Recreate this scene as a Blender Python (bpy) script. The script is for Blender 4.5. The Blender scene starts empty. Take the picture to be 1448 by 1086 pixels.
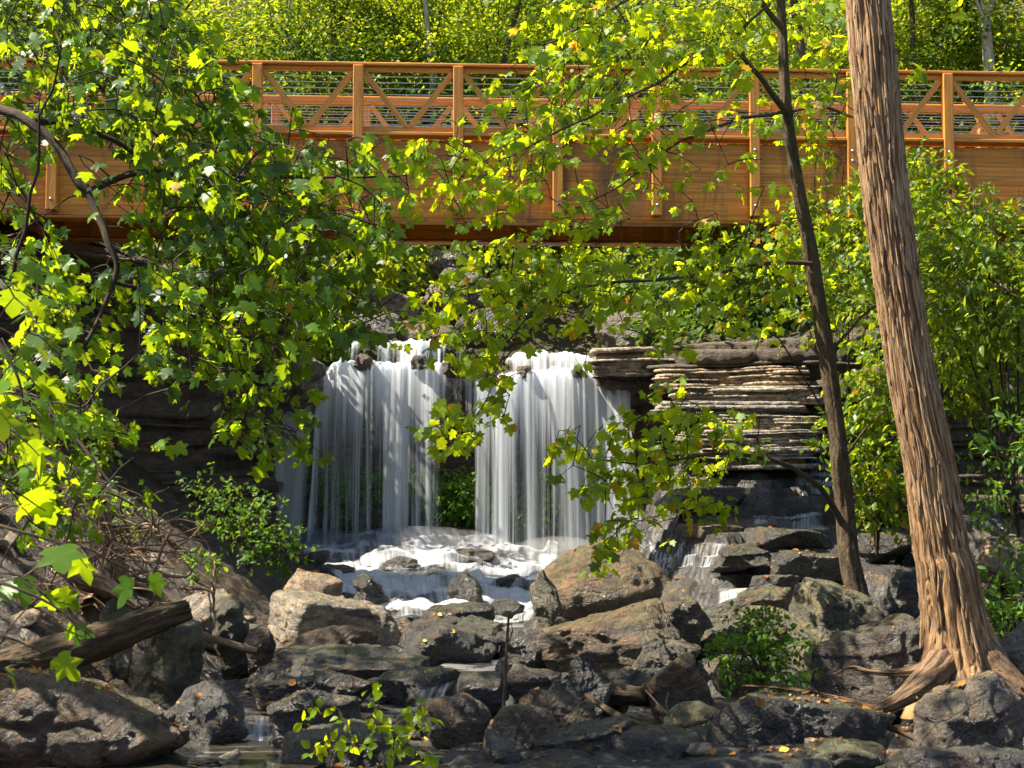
import bpy, bmesh, math, random
import numpy as np
from mathutils.bvhtree import BVHTree
from mathutils import Vector

random.seed(7); RNG = np.random.default_rng(7)
scene = bpy.context.scene
COL = scene.collection
F = 2011.0; CZ = 2.2; PITCH = math.atan(122.0 / F)
cP, sP = math.cos(PITCH), math.sin(PITCH)

def at(px, py, Y):
    cx = (px - 724) / F; cy = (543 - py) / F
    d = (cx, cP - cy * sP, sP + cy * cP); t = Y / d[1]
    return np.array((cx * t, Y, CZ + d[2] * t))

# ------------------------------------------------------------------ noise
def _h(ix, iy, iz, s):
    n = (ix * 374761393 + iy * 668265263 + iz * 2147483647 + s * 974634777) & 0xFFFFFFFF
    n = ((n ^ (n >> 13)) * 1274126177) & 0xFFFFFFFF
    n = ((n ^ (n >> 16)) * 2246822519) & 0xFFFFFFFF
    return ((n ^ (n >> 15)) & 0xFFFFFF) / float(0xFFFFFF) * 2 - 1
def vn(p, s=0):
    p = np.asarray(p, float); i = np.floor(p).astype(np.int64); f = p - i
    f = f * f * f * (f * (f * 6 - 15) + 10); r = 0
    for dx in (0, 1):
        wx = f[:, 0] if dx else 1 - f[:, 0]
        for dy in (0, 1):
            wy = f[:, 1] if dy else 1 - f[:, 1]
            for dz in (0, 1):
                wz = f[:, 2] if dz else 1 - f[:, 2]
                r = r + wx * wy * wz * _h(i[:, 0] + dx, i[:, 1] + dy, i[:, 2] + dz, s)
    return r
def fbm(p, s=0, o=4, g=0.5):
    p = np.asarray(p, float); a = 1.0; r = 0; t = 0
    for k in range(o):
        r = r + a * vn(p * 2.0 ** k + 17.3 * k, s + k); t += a; a *= g
    return r / t
def ridge(p, s=0, o=3):
    return 1 - 2 * np.abs(fbm(p, s, o))
def sst(a, b, x):
    t = np.clip((np.asarray(x, float) - a) / (b - a), 0, 1); return t * t * (3 - 2 * t)
def unit(v):
    v = np.asarray(v, float); return v / (np.linalg.norm(v, axis=-1, keepdims=True) + 1e-9)

# ------------------------------------------------------------------ mesh and object helpers
def mesh(name, V, Fs, mat, smooth=True, attrs=None, uv=None):
    """Fs: list of (n,k) integer arrays"""
    V = np.asarray(V, np.float32); me = bpy.data.meshes.new(name)
    Fs = [np.asarray(f, np.int32) for f in Fs if len(f)]
    me.vertices.add(len(V)); me.vertices.foreach_set('co', V.ravel())
    nl = sum(f.size for f in Fs); nf = sum(len(f) for f in Fs)
    me.loops.add(nl); me.polygons.add(nf)
    lv = np.concatenate([f.ravel() for f in Fs])
    tot = np.concatenate([np.full(len(f), f.shape[1], np.int32) for f in Fs])
    st = np.concatenate([[0], np.cumsum(tot)[:-1]]).astype(np.int32)
    me.loops.foreach_set('vertex_index', lv); me.polygons.foreach_set('loop_start', st)
    me.polygons.foreach_set('loop_total', tot)
    me.polygons.foreach_set('use_smooth', np.full(nf, smooth))
    if uv is not None:
        l = me.uv_layers.new(name='UVMap'); l.data.foreach_set('uv', np.asarray(uv, np.float32)[lv].ravel())
    for k, a in (attrs or {}).items():
        at_ = me.attributes.new(k, 'FLOAT', 'POINT'); at_.data.foreach_set('value', np.asarray(a, np.float32))
    me.update(calc_edges=True); me.validate()
    if mat: me.materials.append(mat)
    return me
def obj(name, me, parent=None, loc=None):
    o = bpy.data.objects.new(name, me); COL.objects.link(o)
    if parent is not None: o.parent = parent
    if loc is not None: o.location = loc
    return o
def tag(o, label=None, cat=None, group=None, kind=None):
    if label: o['label'] = label
    if cat: o['category'] = cat
    if group: o['group'] = group
    if kind: o['kind'] = kind
    return o
def thing(name, label, cat, loc=(0, 0, 0), group=None):
    o = bpy.data.objects.new(name, None); COL.objects.link(o); o.location = loc
    o.empty_display_size = .2
    return tag(o, label, cat, group)

class MB:
    def __init__(s): s.V = []; s.F = {}; s.n = 0; s.A = {}; s.U = []
    def add(s, V, F, uv=None, **attrs):
        V = np.asarray(V, float)
        for f in F:
            f = np.asarray(f)
            if len(f): s.F.setdefault(f.shape[1], []).append(f + s.n)
        s.V.append(V); s.n += len(V)
        s.U.append(np.zeros((len(V), 2)) if uv is None else uv)
        for k, a in attrs.items():
            s.A.setdefault(k, []).append(np.broadcast_to(np.asarray(a, float), (len(V),)))
    def box(s, c, d, R=None):
        c = np.asarray(c, float); d = np.asarray(d, float) / 2
        q = np.array([(x, y, z) for x in (-1, 1) for y in (-1, 1) for z in (-1, 1)], float) * d
        if R is not None: q = q @ np.asarray(R).T
        s.add(q + c, [np.array([(0, 1, 3, 2), (4, 6, 7, 5), (0, 4, 5, 1), (2, 3, 7, 6), (0, 2, 6, 4), (1, 5, 7, 3)])])
    def tube(s, P, r, k=6, cap=True):
        V, Q, U = sweep(P, r, k); s.add(V, [Q], uv=U)
        if cap:
            m = len(V); n = len(P)
            s.add(V[[*range(k)]], [np.array([[*range(k)][::-1]])]); s.add(V[m - k:], [np.array([[*range(k)]])])
    def mesh(s, name, mat, smooth=True):
        return mesh(name, np.concatenate(s.V), [np.concatenate(f) for f in s.F.values()], mat, smooth,
                    {k: np.concatenate(a) for k, a in s.A.items()}, np.concatenate(s.U))
    def obj(s, name, mat, parent=None, smooth=True):
        return obj(name, s.mesh(name, mat, smooth), parent)

def sweep(P, r, k=6):
    P = np.asarray(P, float); n = len(P); r = np.broadcast_to(np.asarray(r, float), (n,))
    T = unit(np.gradient(P, axis=0))
    ref = np.array((0, 0, 1.0)) if abs(T[0, 2]) < .8 else np.array((1.0, 0, 0))
    A = np.zeros_like(P); a = ref
    for i in range(n):
        a = a - T[i] * a.dot(T[i]); a = a / (np.linalg.norm(a) + 1e-9); A[i] = a
    B = np.cross(T, A); th = np.arange(k) * 2 * math.pi / k
    V = P[:, None] + r[:, None, None] * (np.cos(th)[None, :, None] * A[:, None] + np.sin(th)[None, :, None] * B[:, None])
    i = np.arange(n - 1)[:, None] * k; j = np.arange(k)[None]; j2 = (j + 1) % k
    Q = np.stack([i + j, i + j2, i + k + j2, i + k + j], -1).reshape(-1, 4)
    L = np.concatenate([[0], np.cumsum(np.linalg.norm(np.diff(P, axis=0), axis=1))])
    U = np.stack([np.tile(th, n) * .1, np.repeat(L, k)], -1)
    return V.reshape(-1, 3), Q, U
def spline(P, n):
    """Catmull-Rom through the points (any number of columns)"""
    P = np.asarray(P, float); m = len(P)
    if m == 2: return P[0] + (P[1] - P[0]) * np.linspace(0, 1, n)[:, None]
    Q = np.concatenate([[2 * P[0] - P[1]], P, [2 * P[-1] - P[-2]]])
    t = np.linspace(0, m - 1 - 1e-6, n); i = t.astype(int); f = (t - i)[:, None]
    a, b, c, d = Q[i], Q[i + 1], Q[i + 2], Q[i + 3]
    return .5 * (2 * b + (c - a) * f + (2 * a - 5 * b + 4 * c - d) * f ** 2 + (3 * b - a - 3 * c + d) * f ** 3)
def grid_faces(nu, nv):
    i = np.arange(nu - 1)[:, None] * nv; j = np.arange(nv - 1)[None]
    return np.stack([i + j, i + nv + j, i + nv + j + 1, i + j + 1], -1).reshape(-1, 4)

# ------------------------------------------------------------------ material helper
class NT:
    def __init__(s, name):
        s.m = bpy.data.materials.new(name); s.m.use_nodes = True; s.t = s.m.node_tree; s.t.nodes.clear()
        s.out = s.t.nodes.new('ShaderNodeOutputMaterial')
    def n(s, typ, ins=None, **kw):
        nd = s.t.nodes.new('ShaderNode' + typ)
        for k, v in kw.items(): setattr(nd, k, v)
        for k, v in (ins or {}).items(): s.set(nd.inputs[k], v)
        return nd
    def set(s, sock, v):
        if isinstance(v, bpy.types.NodeSocket): s.t.links.new(v, sock)
        elif isinstance(v, bpy.types.Node): s.t.links.new(v.outputs[0], sock)
        else:
            if hasattr(sock.default_value, '__len__') and hasattr(v, '__len__') and len(v) == 3 and len(sock.default_value) == 4: v = (*v, 1)
            sock.default_value = v
    def noise(s, vec, scale, detail=4, rough=.55, dist=0):
        return s.n('TexNoise', {'Vector': vec, 'Scale': scale, 'Detail': detail, 'Roughness': rough, 'Distortion': dist}).outputs['Fac']
    def ramp(s, fac, stops, mode='LINEAR'):
        nd = s.n('ValToRGB', {'Fac': fac}); cr = nd.color_ramp; cr.interpolation = mode
        while len(cr.elements) < len(stops): cr.elements.new(.5)
        for e, (p, c) in zip(cr.elements, stops):
            e.position = p; e.color = (c, c, c, 1) if not hasattr(c, '__len__') else (*c, 1)
        return nd.outputs['Color']
    def math(s, op, a, b=0, clamp=False):
        nd = s.n('Math', operation=op, use_clamp=clamp); s.set(nd.inputs[0], a); s.set(nd.inputs[1], b); return nd.outputs[0]
    def mix(s, fac, a, b, mode='MIX'):
        nd = s.n('Mix', data_type='RGBA', blend_type=mode)
        s.set(nd.inputs['Factor'], fac); s.set(nd.inputs[6], a); s.set(nd.inputs[7], b); return nd.outputs[2]
    def mapv(s, vec, scale=(1, 1, 1), rot=(0, 0, 0), loc=(0, 0, 0)):
        return s.n('Mapping', {'Vector': vec, 'Scale': scale, 'Rotation': rot, 'Location': loc}).outputs[0]
    def bump(s, h, strength=.5, dist=.02, normal=None):
        d = {'Height': h, 'Strength': strength, 'Distance': dist}
        if normal is not None: d['Normal'] = normal
        return s.n('Bump', d).outputs[0]
    def done(s, shader):
        s.set(s.out.inputs['Surface'], shader); return s.m
    def pbsdf(s, **ins):
        return s.n('BsdfPrincipled', {k.replace('_', ' '): v for k, v in ins.items()}).outputs[0]

def mat_rock(name, tinted=True, strata=True, base=(.16, .14, .12), moss=.35, wet=.4, lays=14):
    t = NT(name); tc = t.n('TexCoord'); geo = t.n('NewGeometry'); pos = geo.outputs['Position']
    info = t.n('ObjectInfo'); v = pos
    if tinted:
        ang = t.math('MULTIPLY', t.math('SUBTRACT', info.outputs['Random'], .5), 1.9)
        lv = t.n('VectorRotate', {'Vector': pos, 'Axis': (.25, 1, .1), 'Angle': ang}).outputs[0]
    else: lv = pos
    n1 = t.noise(v, 1.9, 6, .62); n2 = t.noise(v, 7.5, 8, .7, .4); n3 = t.noise(v, 46, 4, .7); n4 = t.noise(v, 19, 5, .7, .6)
    lay = t.noise(t.mapv(lv, (1.6, 1.6, lays), (.1, .07, 0)), 1.0, 6, .65, .5)
    vor = t.n('TexVoronoi', {'Vector': t.mapv(lv, (1, 1, 2.2)), 'Scale': 2.6, 'Randomness': 1.0}, feature='DISTANCE_TO_EDGE').outputs['Distance']
    crack = t.ramp(t.math('ADD', vor, t.math('MULTIPLY', t.math('SUBTRACT', n2, .5), .12)), [(.0, 1), (.022, 0)])
    col = info.outputs['Color'] if tinted else t.n('RGB').outputs[0]
    if not tinted: col.default_value = (*base, 1)
    c = t.mix(t.ramp(n1, [(.36, 0), (.62, 1)]), t.mix(.62, col, (.018, .016, .015), 'MIX'), col)
    c = t.mix(t.ramp(n2, [(.47, 0), (.62, .85)]), c, t.mix(1, col, (1.6, 1.38, 1.12), 'MULTIPLY'))
    c = t.mix(t.ramp(n4, [(.36, .8), (.48, 0)]), c, t.mix(.85, col, (.012, .011, .010), 'MIX'))
    if strata: c = t.mix(t.ramp(lay, [(.40, .7), (.48, 0)]), c, (.018, .016, .015))
    c = t.mix(t.ramp(t.noise(v, 3.1, 5, .65), [(.56, 0), (.66, .5)]), c, t.mix(.6, col, (.24, .11, .03)))
    c = t.mix(t.ramp(n3, [(.62, 0), (.72, .55)]), c, (.26, .23, .19))
    crack = t.math('MULTIPLY', crack, t.math('MULTIPLY', t.ramp(t.noise(v, 1.3, 3), [(.50, 0), (.62, .7)]), 1.0 if tinted else .0))
    c = t.mix(crack, c, (.01, .009, .008))
    up = t.n('SeparateXYZ', {0: geo.outputs['Normal']}).outputs[2]
    mf = t.math('MULTIPLY', t.ramp(t.math('ADD', t.math('MULTIPLY', up, .3), t.noise(v, 2.3, 7, .7)), [(.66, 0), (.84, 1)]), moss)
    c = t.mix(mf, c, t.mix(n2, (.03, .04, .006), (.13, .13, .02)))
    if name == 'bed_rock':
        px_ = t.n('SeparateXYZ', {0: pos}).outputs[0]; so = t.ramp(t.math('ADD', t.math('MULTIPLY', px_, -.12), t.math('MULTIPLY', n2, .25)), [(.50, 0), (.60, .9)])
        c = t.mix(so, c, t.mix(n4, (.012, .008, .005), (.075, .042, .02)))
    rough = t.ramp(t.noise(v, 3.7, 6, .65), [(.38, .78 - wet * .62), (.62, .85 - wet * .2)])
    if tinted: rough = t.mix(info.outputs['Alpha'], t.ramp(t.noise(v, 4.5, 6, .7), [(.40, .12), (.60, .42)]), rough)
    h = t.math('ADD', t.math('ADD', t.math('MULTIPLY', n2, 1.0), t.math('MULTIPLY', n3, .22)), t.math('MULTIPLY', n4, .55))
    if strata: h = t.math('ADD', h, t.math('MULTIPLY', lay, .8))
    h = t.math('SUBTRACT', h, t.math('MULTIPLY', crack, .5))
    return t.done(t.pbsdf(Base_Color=c, Roughness=rough, Specular_IOR_Level=.7, Normal=t.bump(h, .9, .07)))

def mat_leaf(name, dark, light, trans, mixf=.45, gloss=.35, odd=(.60, .36, .02), oddf=.965, pale=None):
    t = NT(name); a = t.n('Attribute', attribute_name='tone').outputs['Fac']
    uv = t.n('UVMap').outputs[0]; sx = t.n('SeparateXYZ', {0: uv})
    vein = t.math('ABSOLUTE', t.math('SUBTRACT', t.math('FRACT', t.math('ADD', t.math('MULTIPLY', sx.outputs[1], 5.0), t.math('MULTIPLY', t.math('ABSOLUTE', sx.outputs[0]), -4.0))), .5))
    vm = t.ramp(vein, [(.40, 0), (.5, .35)])
    c = t.mix(a, dark, light); c = t.mix(vm, c, t.mix(.5, c, (.2, .25, .05)))
    isodd = t.math('GREATER_THAN', a, oddf)
    c = t.mix(isodd, c, odd)
    tr = t.mix(a, t.mix(.6, trans, dark), trans); tr = t.mix(isodd, tr, odd)
    p = t.pbsdf(Base_Color=c, Roughness=gloss, Specular_IOR_Level=.36)
    ms = t.n('MixShader', {0: mixf, 1: p, 2: t.n('BsdfTranslucent', {'Color': tr})})
    return t.done(ms.outputs[0])

def mat_bark(name, a, b, c3, fib=(26, 1.6), bump=.6):
    t = NT(name); uv = t.n('UVMap').outputs[0]; pos = t.n('NewGeometry').outputs['Position']
    n1 = t.noise(t.mapv(uv, (fib[0], fib[1], 1)), 1, 6, .6, .6); n2 = t.noise(t.mapv(uv, (fib[0] * 3, fib[1] * 3, 1)), 1, 5, .6, .3)
    n3 = t.noise(pos, 2.2, 4)
    col = t.mix(t.ramp(n1, [(.42, 0), (.56, 1)]), a, b); col = t.mix(t.ramp(n2, [(.5, 0), (.72, .8)]), col, c3)
    col = t.mix(t.ramp(n3, [(.4, 0), (.7, .5)]), col, t.mix(.5, a, (.22, .10, .04)))
    h = t.math('ADD', n1, t.math('MULTIPLY', n2, .5))
    return t.done(t.pbsdf(Base_Color=col, Roughness=.85, Normal=t.bump(h, bump, .05)))

def mat_wood(name, base, dark, sc=(1.2, 1.2, 28)):
    t = NT(name); pos = t.n('TexCoord').outputs['Object']; info = t.n('ObjectInfo')
    v = t.n('VectorMath', {0: pos}, operation='ADD'); cmb = t.n('CombineXYZ', {0: t.math('MULTIPLY', info.outputs['Random'], 31.0), 2: t.math('MULTIPLY', info.outputs['Random'], 7.0)})
    t.set(v.inputs[1], cmb.outputs[0]); v = v.outputs[0]
    g = t.noise(t.mapv(v, sc), 1, 6, .6, .4); g2 = t.noise(v, .9, 4)
    fine = t.noise(t.mapv(v, tuple(x * 3.2 for x in sc)), 1, 4, .6)
    c = t.mix(t.ramp(g, [(.38, 0), (.62, 1)]), dark, base)
    c = t.mix(t.ramp(fine, [(.58, 0), (.7, .7)]), c, t.mix(.7, dark, (.03, .012, .004)))
    c = t.mix(t.ramp(g2, [(.35, .0), (.7, .5)]), c, t.mix(.5, base, dark))
    kn = t.n('TexVoronoi', {'Vector': t.mapv(v, tuple(.9 if x < 5 else 3.2 for x in sc)), 'Scale': 1.5}).outputs['Distance']
    c = t.mix(t.ramp(kn, [(.03, .85), (.09, 0)]), c, (.07, .025, .008))
    if name == 'girder_timber':
        pz = t.n('SeparateXYZ', {0: pos}).outputs[2]; q = t.math('DIVIDE', pz, .148); fr = t.math('FRACT', q)
        wn = t.n('TexWhiteNoise', {'W': t.math('FLOOR', q)}, noise_dimensions='1D').outputs['Value']
        c = t.mix(t.math('MULTIPLY', wn, .62), c, t.mix(.6, c, (.10, .035, .008)))
        c = t.mix(t.ramp(fr, [(.0, .75), (.04, 0), (.96, 0), (1, .75)]), c, (.05, .018, .006))
        st = t.noise(t.mapv(pos, (2.3, 2.3, .5)), 1, 5, .65, .4); c = t.mix(t.ramp(st, [(.50, 0), (.64, .75)]), c, (.11, .048, .016))
        gy = t.noise(t.mapv(pos, (.7, .7, 1.6), loc=(5, 3, 1)), 1, 6, .7); c = t.mix(t.ramp(gy, [(.54, 0), (.68, .35)]), c, (.34, .22, .12))
    return t.done(t.pbsdf(Base_Color=c, Roughness=t.ramp(g, [(.3, .55), (.7, .75)]), Normal=t.bump(t.math('ADD', g, fine), .35, .01)))

def mat_plain(name, col, rough=.6, metal=0.0, var=.3):
    t = NT(name); pos = t.n('NewGeometry').outputs['Position']; n = t.noise(pos, 14, 4)
    c = t.mix(n, tuple(x * (1 - var) for x in col), tuple(x * (1 + var) for x in col))
    return t.done(t.pbsdf(Base_Color=c, Roughness=rough, Metallic=metal, Normal=t.bump(n, .3, .01)))

def mat_fall(name, us=7.0, vs=.30, power=1.0, lo=.42, hi=.62, fine=34.0, col=(.86, .91, .97)):
    """silky falling water: streaks in the sheet's own across/along coordinates, clear between them"""
    t = NT(name); uv = t.n('UVMap').outputs[0]; d = t.n('Attribute', attribute_name='dens').outputs['Fac']
    a = t.noise(t.mapv(uv, (us, vs, 1)), 1, 3, .5, .15); b = t.noise(t.mapv(uv, (fine, vs * 1.4, 1), loc=(3.1, 7.7, 0)), 1, 3, .6, .1)
    s = t.math('ADD', t.math('MULTIPLY', a, .6), t.math('MULTIPLY', b, .4))
    s = t.math('ADD', s, t.math('SUBTRACT', d, .5))
    al = t.ramp(s, [(lo, 0), (hi, 1)], 'EASE'); al = t.math('MULTIPLY', al, t.ramp(d, [(.0, 0), (.25, 1)]))
    al = t.math('MULTIPLY', al, power, True)
    body = t.n('MixShader', {0: .5, 1: t.pbsdf(Base_Color=col, Roughness=.5, Specular_IOR_Level=.3, Normal=t.bump(s, .3, .05)), 2: t.n('BsdfTranslucent', {'Color': (*col, 1)})})
    ms = t.n('MixShader', {0: al, 1: t.n('BsdfTransparent'), 2: body.outputs[0]})
    return t.done(ms.outputs[0])

def mat_stream():
    t = NT('stream_water'); uv = t.n('UVMap').outputs[0]; d = t.n('Attribute', attribute_name='dens').outputs['Fac']
    a = t.noise(t.mapv(uv, (9, .9, 1)), 1, 5, .6, .8); b = t.noise(t.mapv(uv, (30, 2.5, 1)), 1, 4, .6, .5)
    s = t.math('ADD', t.math('MULTIPLY', t.math('ADD', a, b), .5), t.math('SUBTRACT', d, .5))
    fo = t.ramp(s, [(.46, 0), (.85, .75)])
    gl = t.pbsdf(Base_Color=(.035, .03, .022), Roughness=.06, Specular_IOR_Level=.6, Normal=t.bump(a, .25, .02))
    wh = t.pbsdf(Base_Color=(.78, .80, .82), Roughness=.5)
    return t.done(t.n('MixShader', {0: fo, 1: gl, 2: wh}).outputs[0])

M_ROCK = mat_rock('boulder_rock', wet=.85, lays=9)
M_CLIFF = mat_rock('cliff_rock', False, True, (.10, .075, .055), .3, .25, 9)
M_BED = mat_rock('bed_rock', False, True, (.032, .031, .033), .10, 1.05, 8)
M_LEDGE = mat_rock('ledge_rock', True, True, moss=.12, wet=.25)
M_HILL = mat_plain('forest_soil', (.045, .038, .018), .95)
M_LEAF_L = mat_leaf('dark_maple_leaf', (.014, .065, .008), (.10, .24, .008), (.62, .80, .008), .56, .40, oddf=.985)
M_LEAF_S = mat_leaf('bright_maple_leaf', (.05, .14, .008), (.19, .32, .010), (.85, .95, .010), .60, .42, oddf=.955)
M_LEAF_BG = mat_leaf('woodland_leaf', (.014, .065, .008), (.13, .23, .012), (.66, .76, .015), .48, .45, odd=(.5, .40, .02), oddf=.96)
M_LEAF_DK = mat_leaf('dark_woodland_leaf', (.016, .060, .010), (.07, .15, .010), (.28, .40, .012), .40, .45, oddf=2.0)
M_LEAF_SH = mat_leaf('shrub_leaf', (.025, .09, .008), (.15, .25, .010), (.58, .66, .012), .52, .4, oddf=.985)
M_FERN = mat_leaf('fern_leaf', (.03, .10, .008), (.10, .24, .012), (.38, .55, .02), .45, .5, oddf=2.0)
M_LITTER = mat_leaf('fallen_leaf', (.22, .085, .02), (.50, .21, .03), (.4, .2, .03), .15, .6, odd=(.55, .38, .05), oddf=.9)
M_CEDAR = mat_bark('cedar_bark', (.11, .048, .015), (.42, .245, .105), (.52, .39, .25), (17, 1.5), 1.0)
M_CROOT = mat_bark('cedar_root', (.07, .038, .018), (.21, .13, .07), (.32, .24, .16), (17, 3), .9)
M_STRIP = mat_bark('peeling_bark', (.15, .07, .025), (.45, .29, .15), (.57, .46, .32), (40, 2.5), .6)
M_BARK = mat_bark('dark_bark', (.03, .02, .011), (.085, .06, .032), (.13, .11, .05), (14, 5))
M_TWIG = mat_bark('twig_bark', (.016, .011, .008), (.038, .025, .016), (.06, .042, .028), (20, 6))
M_PALE = mat_bark('pale_bark', (.26, .22, .17), (.46, .42, .36), (.55, .52, .46), (12, 3))
M_ROOT = mat_bark('weathered_root', (.17, .095, .05), (.36, .24, .15), (.45, .34, .24), (20, 4))
M_LOG = mat_bark('rotten_log', (.028, .018, .010), (.075, .046, .022), (.10, .10, .02), (12, 3))
M_DRIFT = mat_bark('driftwood', (.40, .34, .27), (.62, .56, .48), (.25, .2, .16), (16, 2))
M_FASCIA = mat_wood('girder_timber', (.90, .36, .032), (.48, .15, .012))
M_POST = mat_wood('post_timber', (.76, .32, .045), (.48, .165, .02), (16, 16, 1.0))
M_RAIL = mat_wood('rail_timber', (.76, .34, .06), (.48, .18, .026), (1.0, 16, 22))
M_DECK = mat_wood('deck_timber', (.34, .25, .16), (.20, .14, .09))
M_STEEL = mat_plain('cable_steel', (.55, .56, .56), .3, .9, .1)
M_FALL = mat_fall('falling_water', 4.6, .11, .97, .44, .70, 21, (.82, .88, .96))
M_VEIL = mat_fall('water_veil', 3.2, .12, .68, .34, .86, 15, (.84, .87, .91))
M_STRAND = mat_fall('water_strand', 9, .15, .9, .32, .92, 40, (.85, .88, .92))
M_FOAM = mat_fall('cascading_foam', 9, .55, .93, .30, .84, 34, (.84, .88, .94))
M_STREAM = mat_stream()

# ------------------------------------------------------------------ terrain
BY = [-60, 4, 9, 10.4, 13, 17, 20, 22.2, 26.6, 31, 60]; BZ = [-1.2, -.4, -.1, -.02, .02, .05, .06, .10, .74, .8, 1.0]
def base_z(Y): return np.interp(Y, BY, BZ)
XLY = [-60, 9, 11, 16, 22, 26, 40]; XLX = [-6, -4.2, -3.7, -3.0, -3.3, -4.2, -5]
XRY = [-60, 9, 12, 16, 22, 27, 40]; XRX = [5, 2.6, 2.9, 4.4, 6.2, 7.5, 8]
def gz(X, Y, detail=True):
    X = np.asarray(X, float); Y = np.asarray(Y, float)
    z = base_z(Y)
    dl = np.interp(Y, XLY, XLX) - X; dr = X - np.interp(Y, XRY, XRX)
    dl = np.maximum(dl, 0); dr = np.maximum(dr, 0)
    z = z + np.where(dl < 3, .7 * dl, 2.1 + (dl - 3) * .75) * np.clip(dl / .6, 0, 1) ** .5
    z = z + np.where(dr < 3, .28 * dr, .84 + (dr - 3) * .6)
    z = np.minimum(z, 9)
    br = sst(1.9, 3.2, X) * np.interp(Y, [15.8, 16.8, 19, 24, 26], [0, .38, .66, 1.5, 1.75]) * (1 - sst(7, 9, X))
    z = z + br
    z = z + .10 * np.exp(-((X + 1.6) / 2.2) ** 2) * np.interp(Y, [19, 21.5, 25, 27], [0, 0, .5, 1.0]) # rubble apron under the fall
    if detail:
        P = np.stack([X, Y, X * 0], -1)
        sh = P.shape[:-1]; P = P.reshape(-1, 3)
        n = fbm(P * .55, 3, 4).reshape(sh); n2 = fbm(P * 2.7, 9, 4).reshape(sh)
        z = z + n * .16
        n3 = fbm(P * .9 + 40, 13, 2).reshape(sh) * .26 + n * .3; st = .19; q = (z + n3) / st; zt = (np.floor(q) + sst(.93, 1.0, q - np.floor(q))) * st - n3 * .55
        wgt = np.clip(sst(-.5, 1.2, X) * .9 + .35, 0, 1)
        z = z * (1 - wgt) + zt * wgt + n2 * .03
    return z
def build_ground():
    xs = np.concatenate([np.linspace(-70, -9, 24), np.arange(-8.8, 9.4, .06), np.linspace(9.6, 70, 24)])
    ys = np.concatenate([np.linspace(-60, 8, 20), np.arange(8.6, 16, .06), np.arange(16, 28.5, .03), np.linspace(29.5, 34, 4)])
    X, Y = np.meshgrid(xs, ys, indexing='ij'); Z = gz(X, Y)
    V = np.stack([X, Y, Z], -1).reshape(-1, 3)
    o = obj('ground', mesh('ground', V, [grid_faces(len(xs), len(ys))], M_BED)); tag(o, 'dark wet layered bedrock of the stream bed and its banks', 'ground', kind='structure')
    return V, grid_faces(len(xs), len(ys))
GV, GF = build_ground()

# cliff wall: stacked strata along a bent line
WP = np.array([(-30, 10, 9.5), (-16, 16.5, 8.4), (-10.5, 21, 7.0), (-7.8, 24, 6.2), (-5.6, 26.2, 5.6), (-4.5, 27.5, 4.9), (-3.7, 28.1, 4.15), (-1, 28.4, 4.05),
               (1.6, 28.3, 4.05), (2.5, 27.6, 4.1), (3.3, 26.2, 4.5), (6.5, 25.8, 4.7), (9.5, 25, 5.6), (14, 23, 7.6), (30, 15, 9.5)], float)
def build_cliff():
    n = 900; P = spline(WP, n); T = unit(np.gradient(P[:, :2], axis=0)); N = np.stack([T[:, 1], -T[:, 0]], -1)
    s = np.concatenate([[0], np.cumsum(np.linalg.norm(np.diff(P[:, :2], axis=0), axis=1))])
    zs = [-.6]
    while zs[-1] < 9.8: zs.append(zs[-1] + random.choice((.07, .1, .14, .18, .26, .34)))
    rows = []
    infall = sst(-4.4, -3.4, P[:, 0]) * (1 - sst(2.0, 2.8, P[:, 0]))
    for k in range(len(zs) - 1):
        a, b = zs[k], zs[k + 1]
        q = np.stack([s * .45, np.full(n, k * 3.7), s * 0], -1); q2 = np.stack([s * 2.6, np.full(n, k * 5.1), s * 0], -1)
        off = fbm(q, 21, 3) * .42 + fbm(q2, 33, 4) * .14 + RNG.uniform(-.1, .12)
        zm = (a + b) / 2
        off = off + infall * (np.interp(zm, [0, .8, 1.5, 1.7, 3.2, 3.7, 4.05], [.75, .65, .55, -.25, -.5, .1, .8]) - fbm(q, 21, 3) * .25)
        off = off + (1 - infall) * np.interp(zm / np.maximum(P[:, 2], 1), [0, .25, .45, .8, .95, 1.1], [.5, .15, -.25, .1, .4, .3])
        wob = fbm(np.stack([s * .8, np.full(n, k * .9), s * 0], -1), 44, 3) * .06
        for z, e in ((a + .006, -.02), (a + (b - a) * .25, .02), (b - (b - a) * .2, .015), (b, -.025)):
            over = np.maximum(z - P[:, 2], 0)
            ze = np.minimum(z, P[:, 2] + over * .05) + wob
            of = off + e - over * 1.6
            rows.append(np.stack([P[:, 0] + N[:, 0] * of, P[:, 1] + N[:, 1] * of, ze], -1))
    V = np.array(rows); m = len(rows)
    V = V.reshape(-1, 3) + fbm(V.reshape(-1, 3) * 5, 55, 3)[:, None] * .02
    o = obj('cliff', mesh('cliff', V, [grid_faces(m, n)], M_CLIFF)); tag(o, 'dark layered sandstone cliff around and behind the waterfall', 'cliff', kind='structure')
    return P, N
WALL, WN = build_cliff()
def hill_z(X, Y):
    t = np.maximum(Y - 28.2, 0)
    c = np.interp(t, [0, 2.5, 5, 9, 16, 35, 80, 140], [0, .35, 2.6, 5.4, 9.6, 23, 46, 60])
    return c
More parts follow.
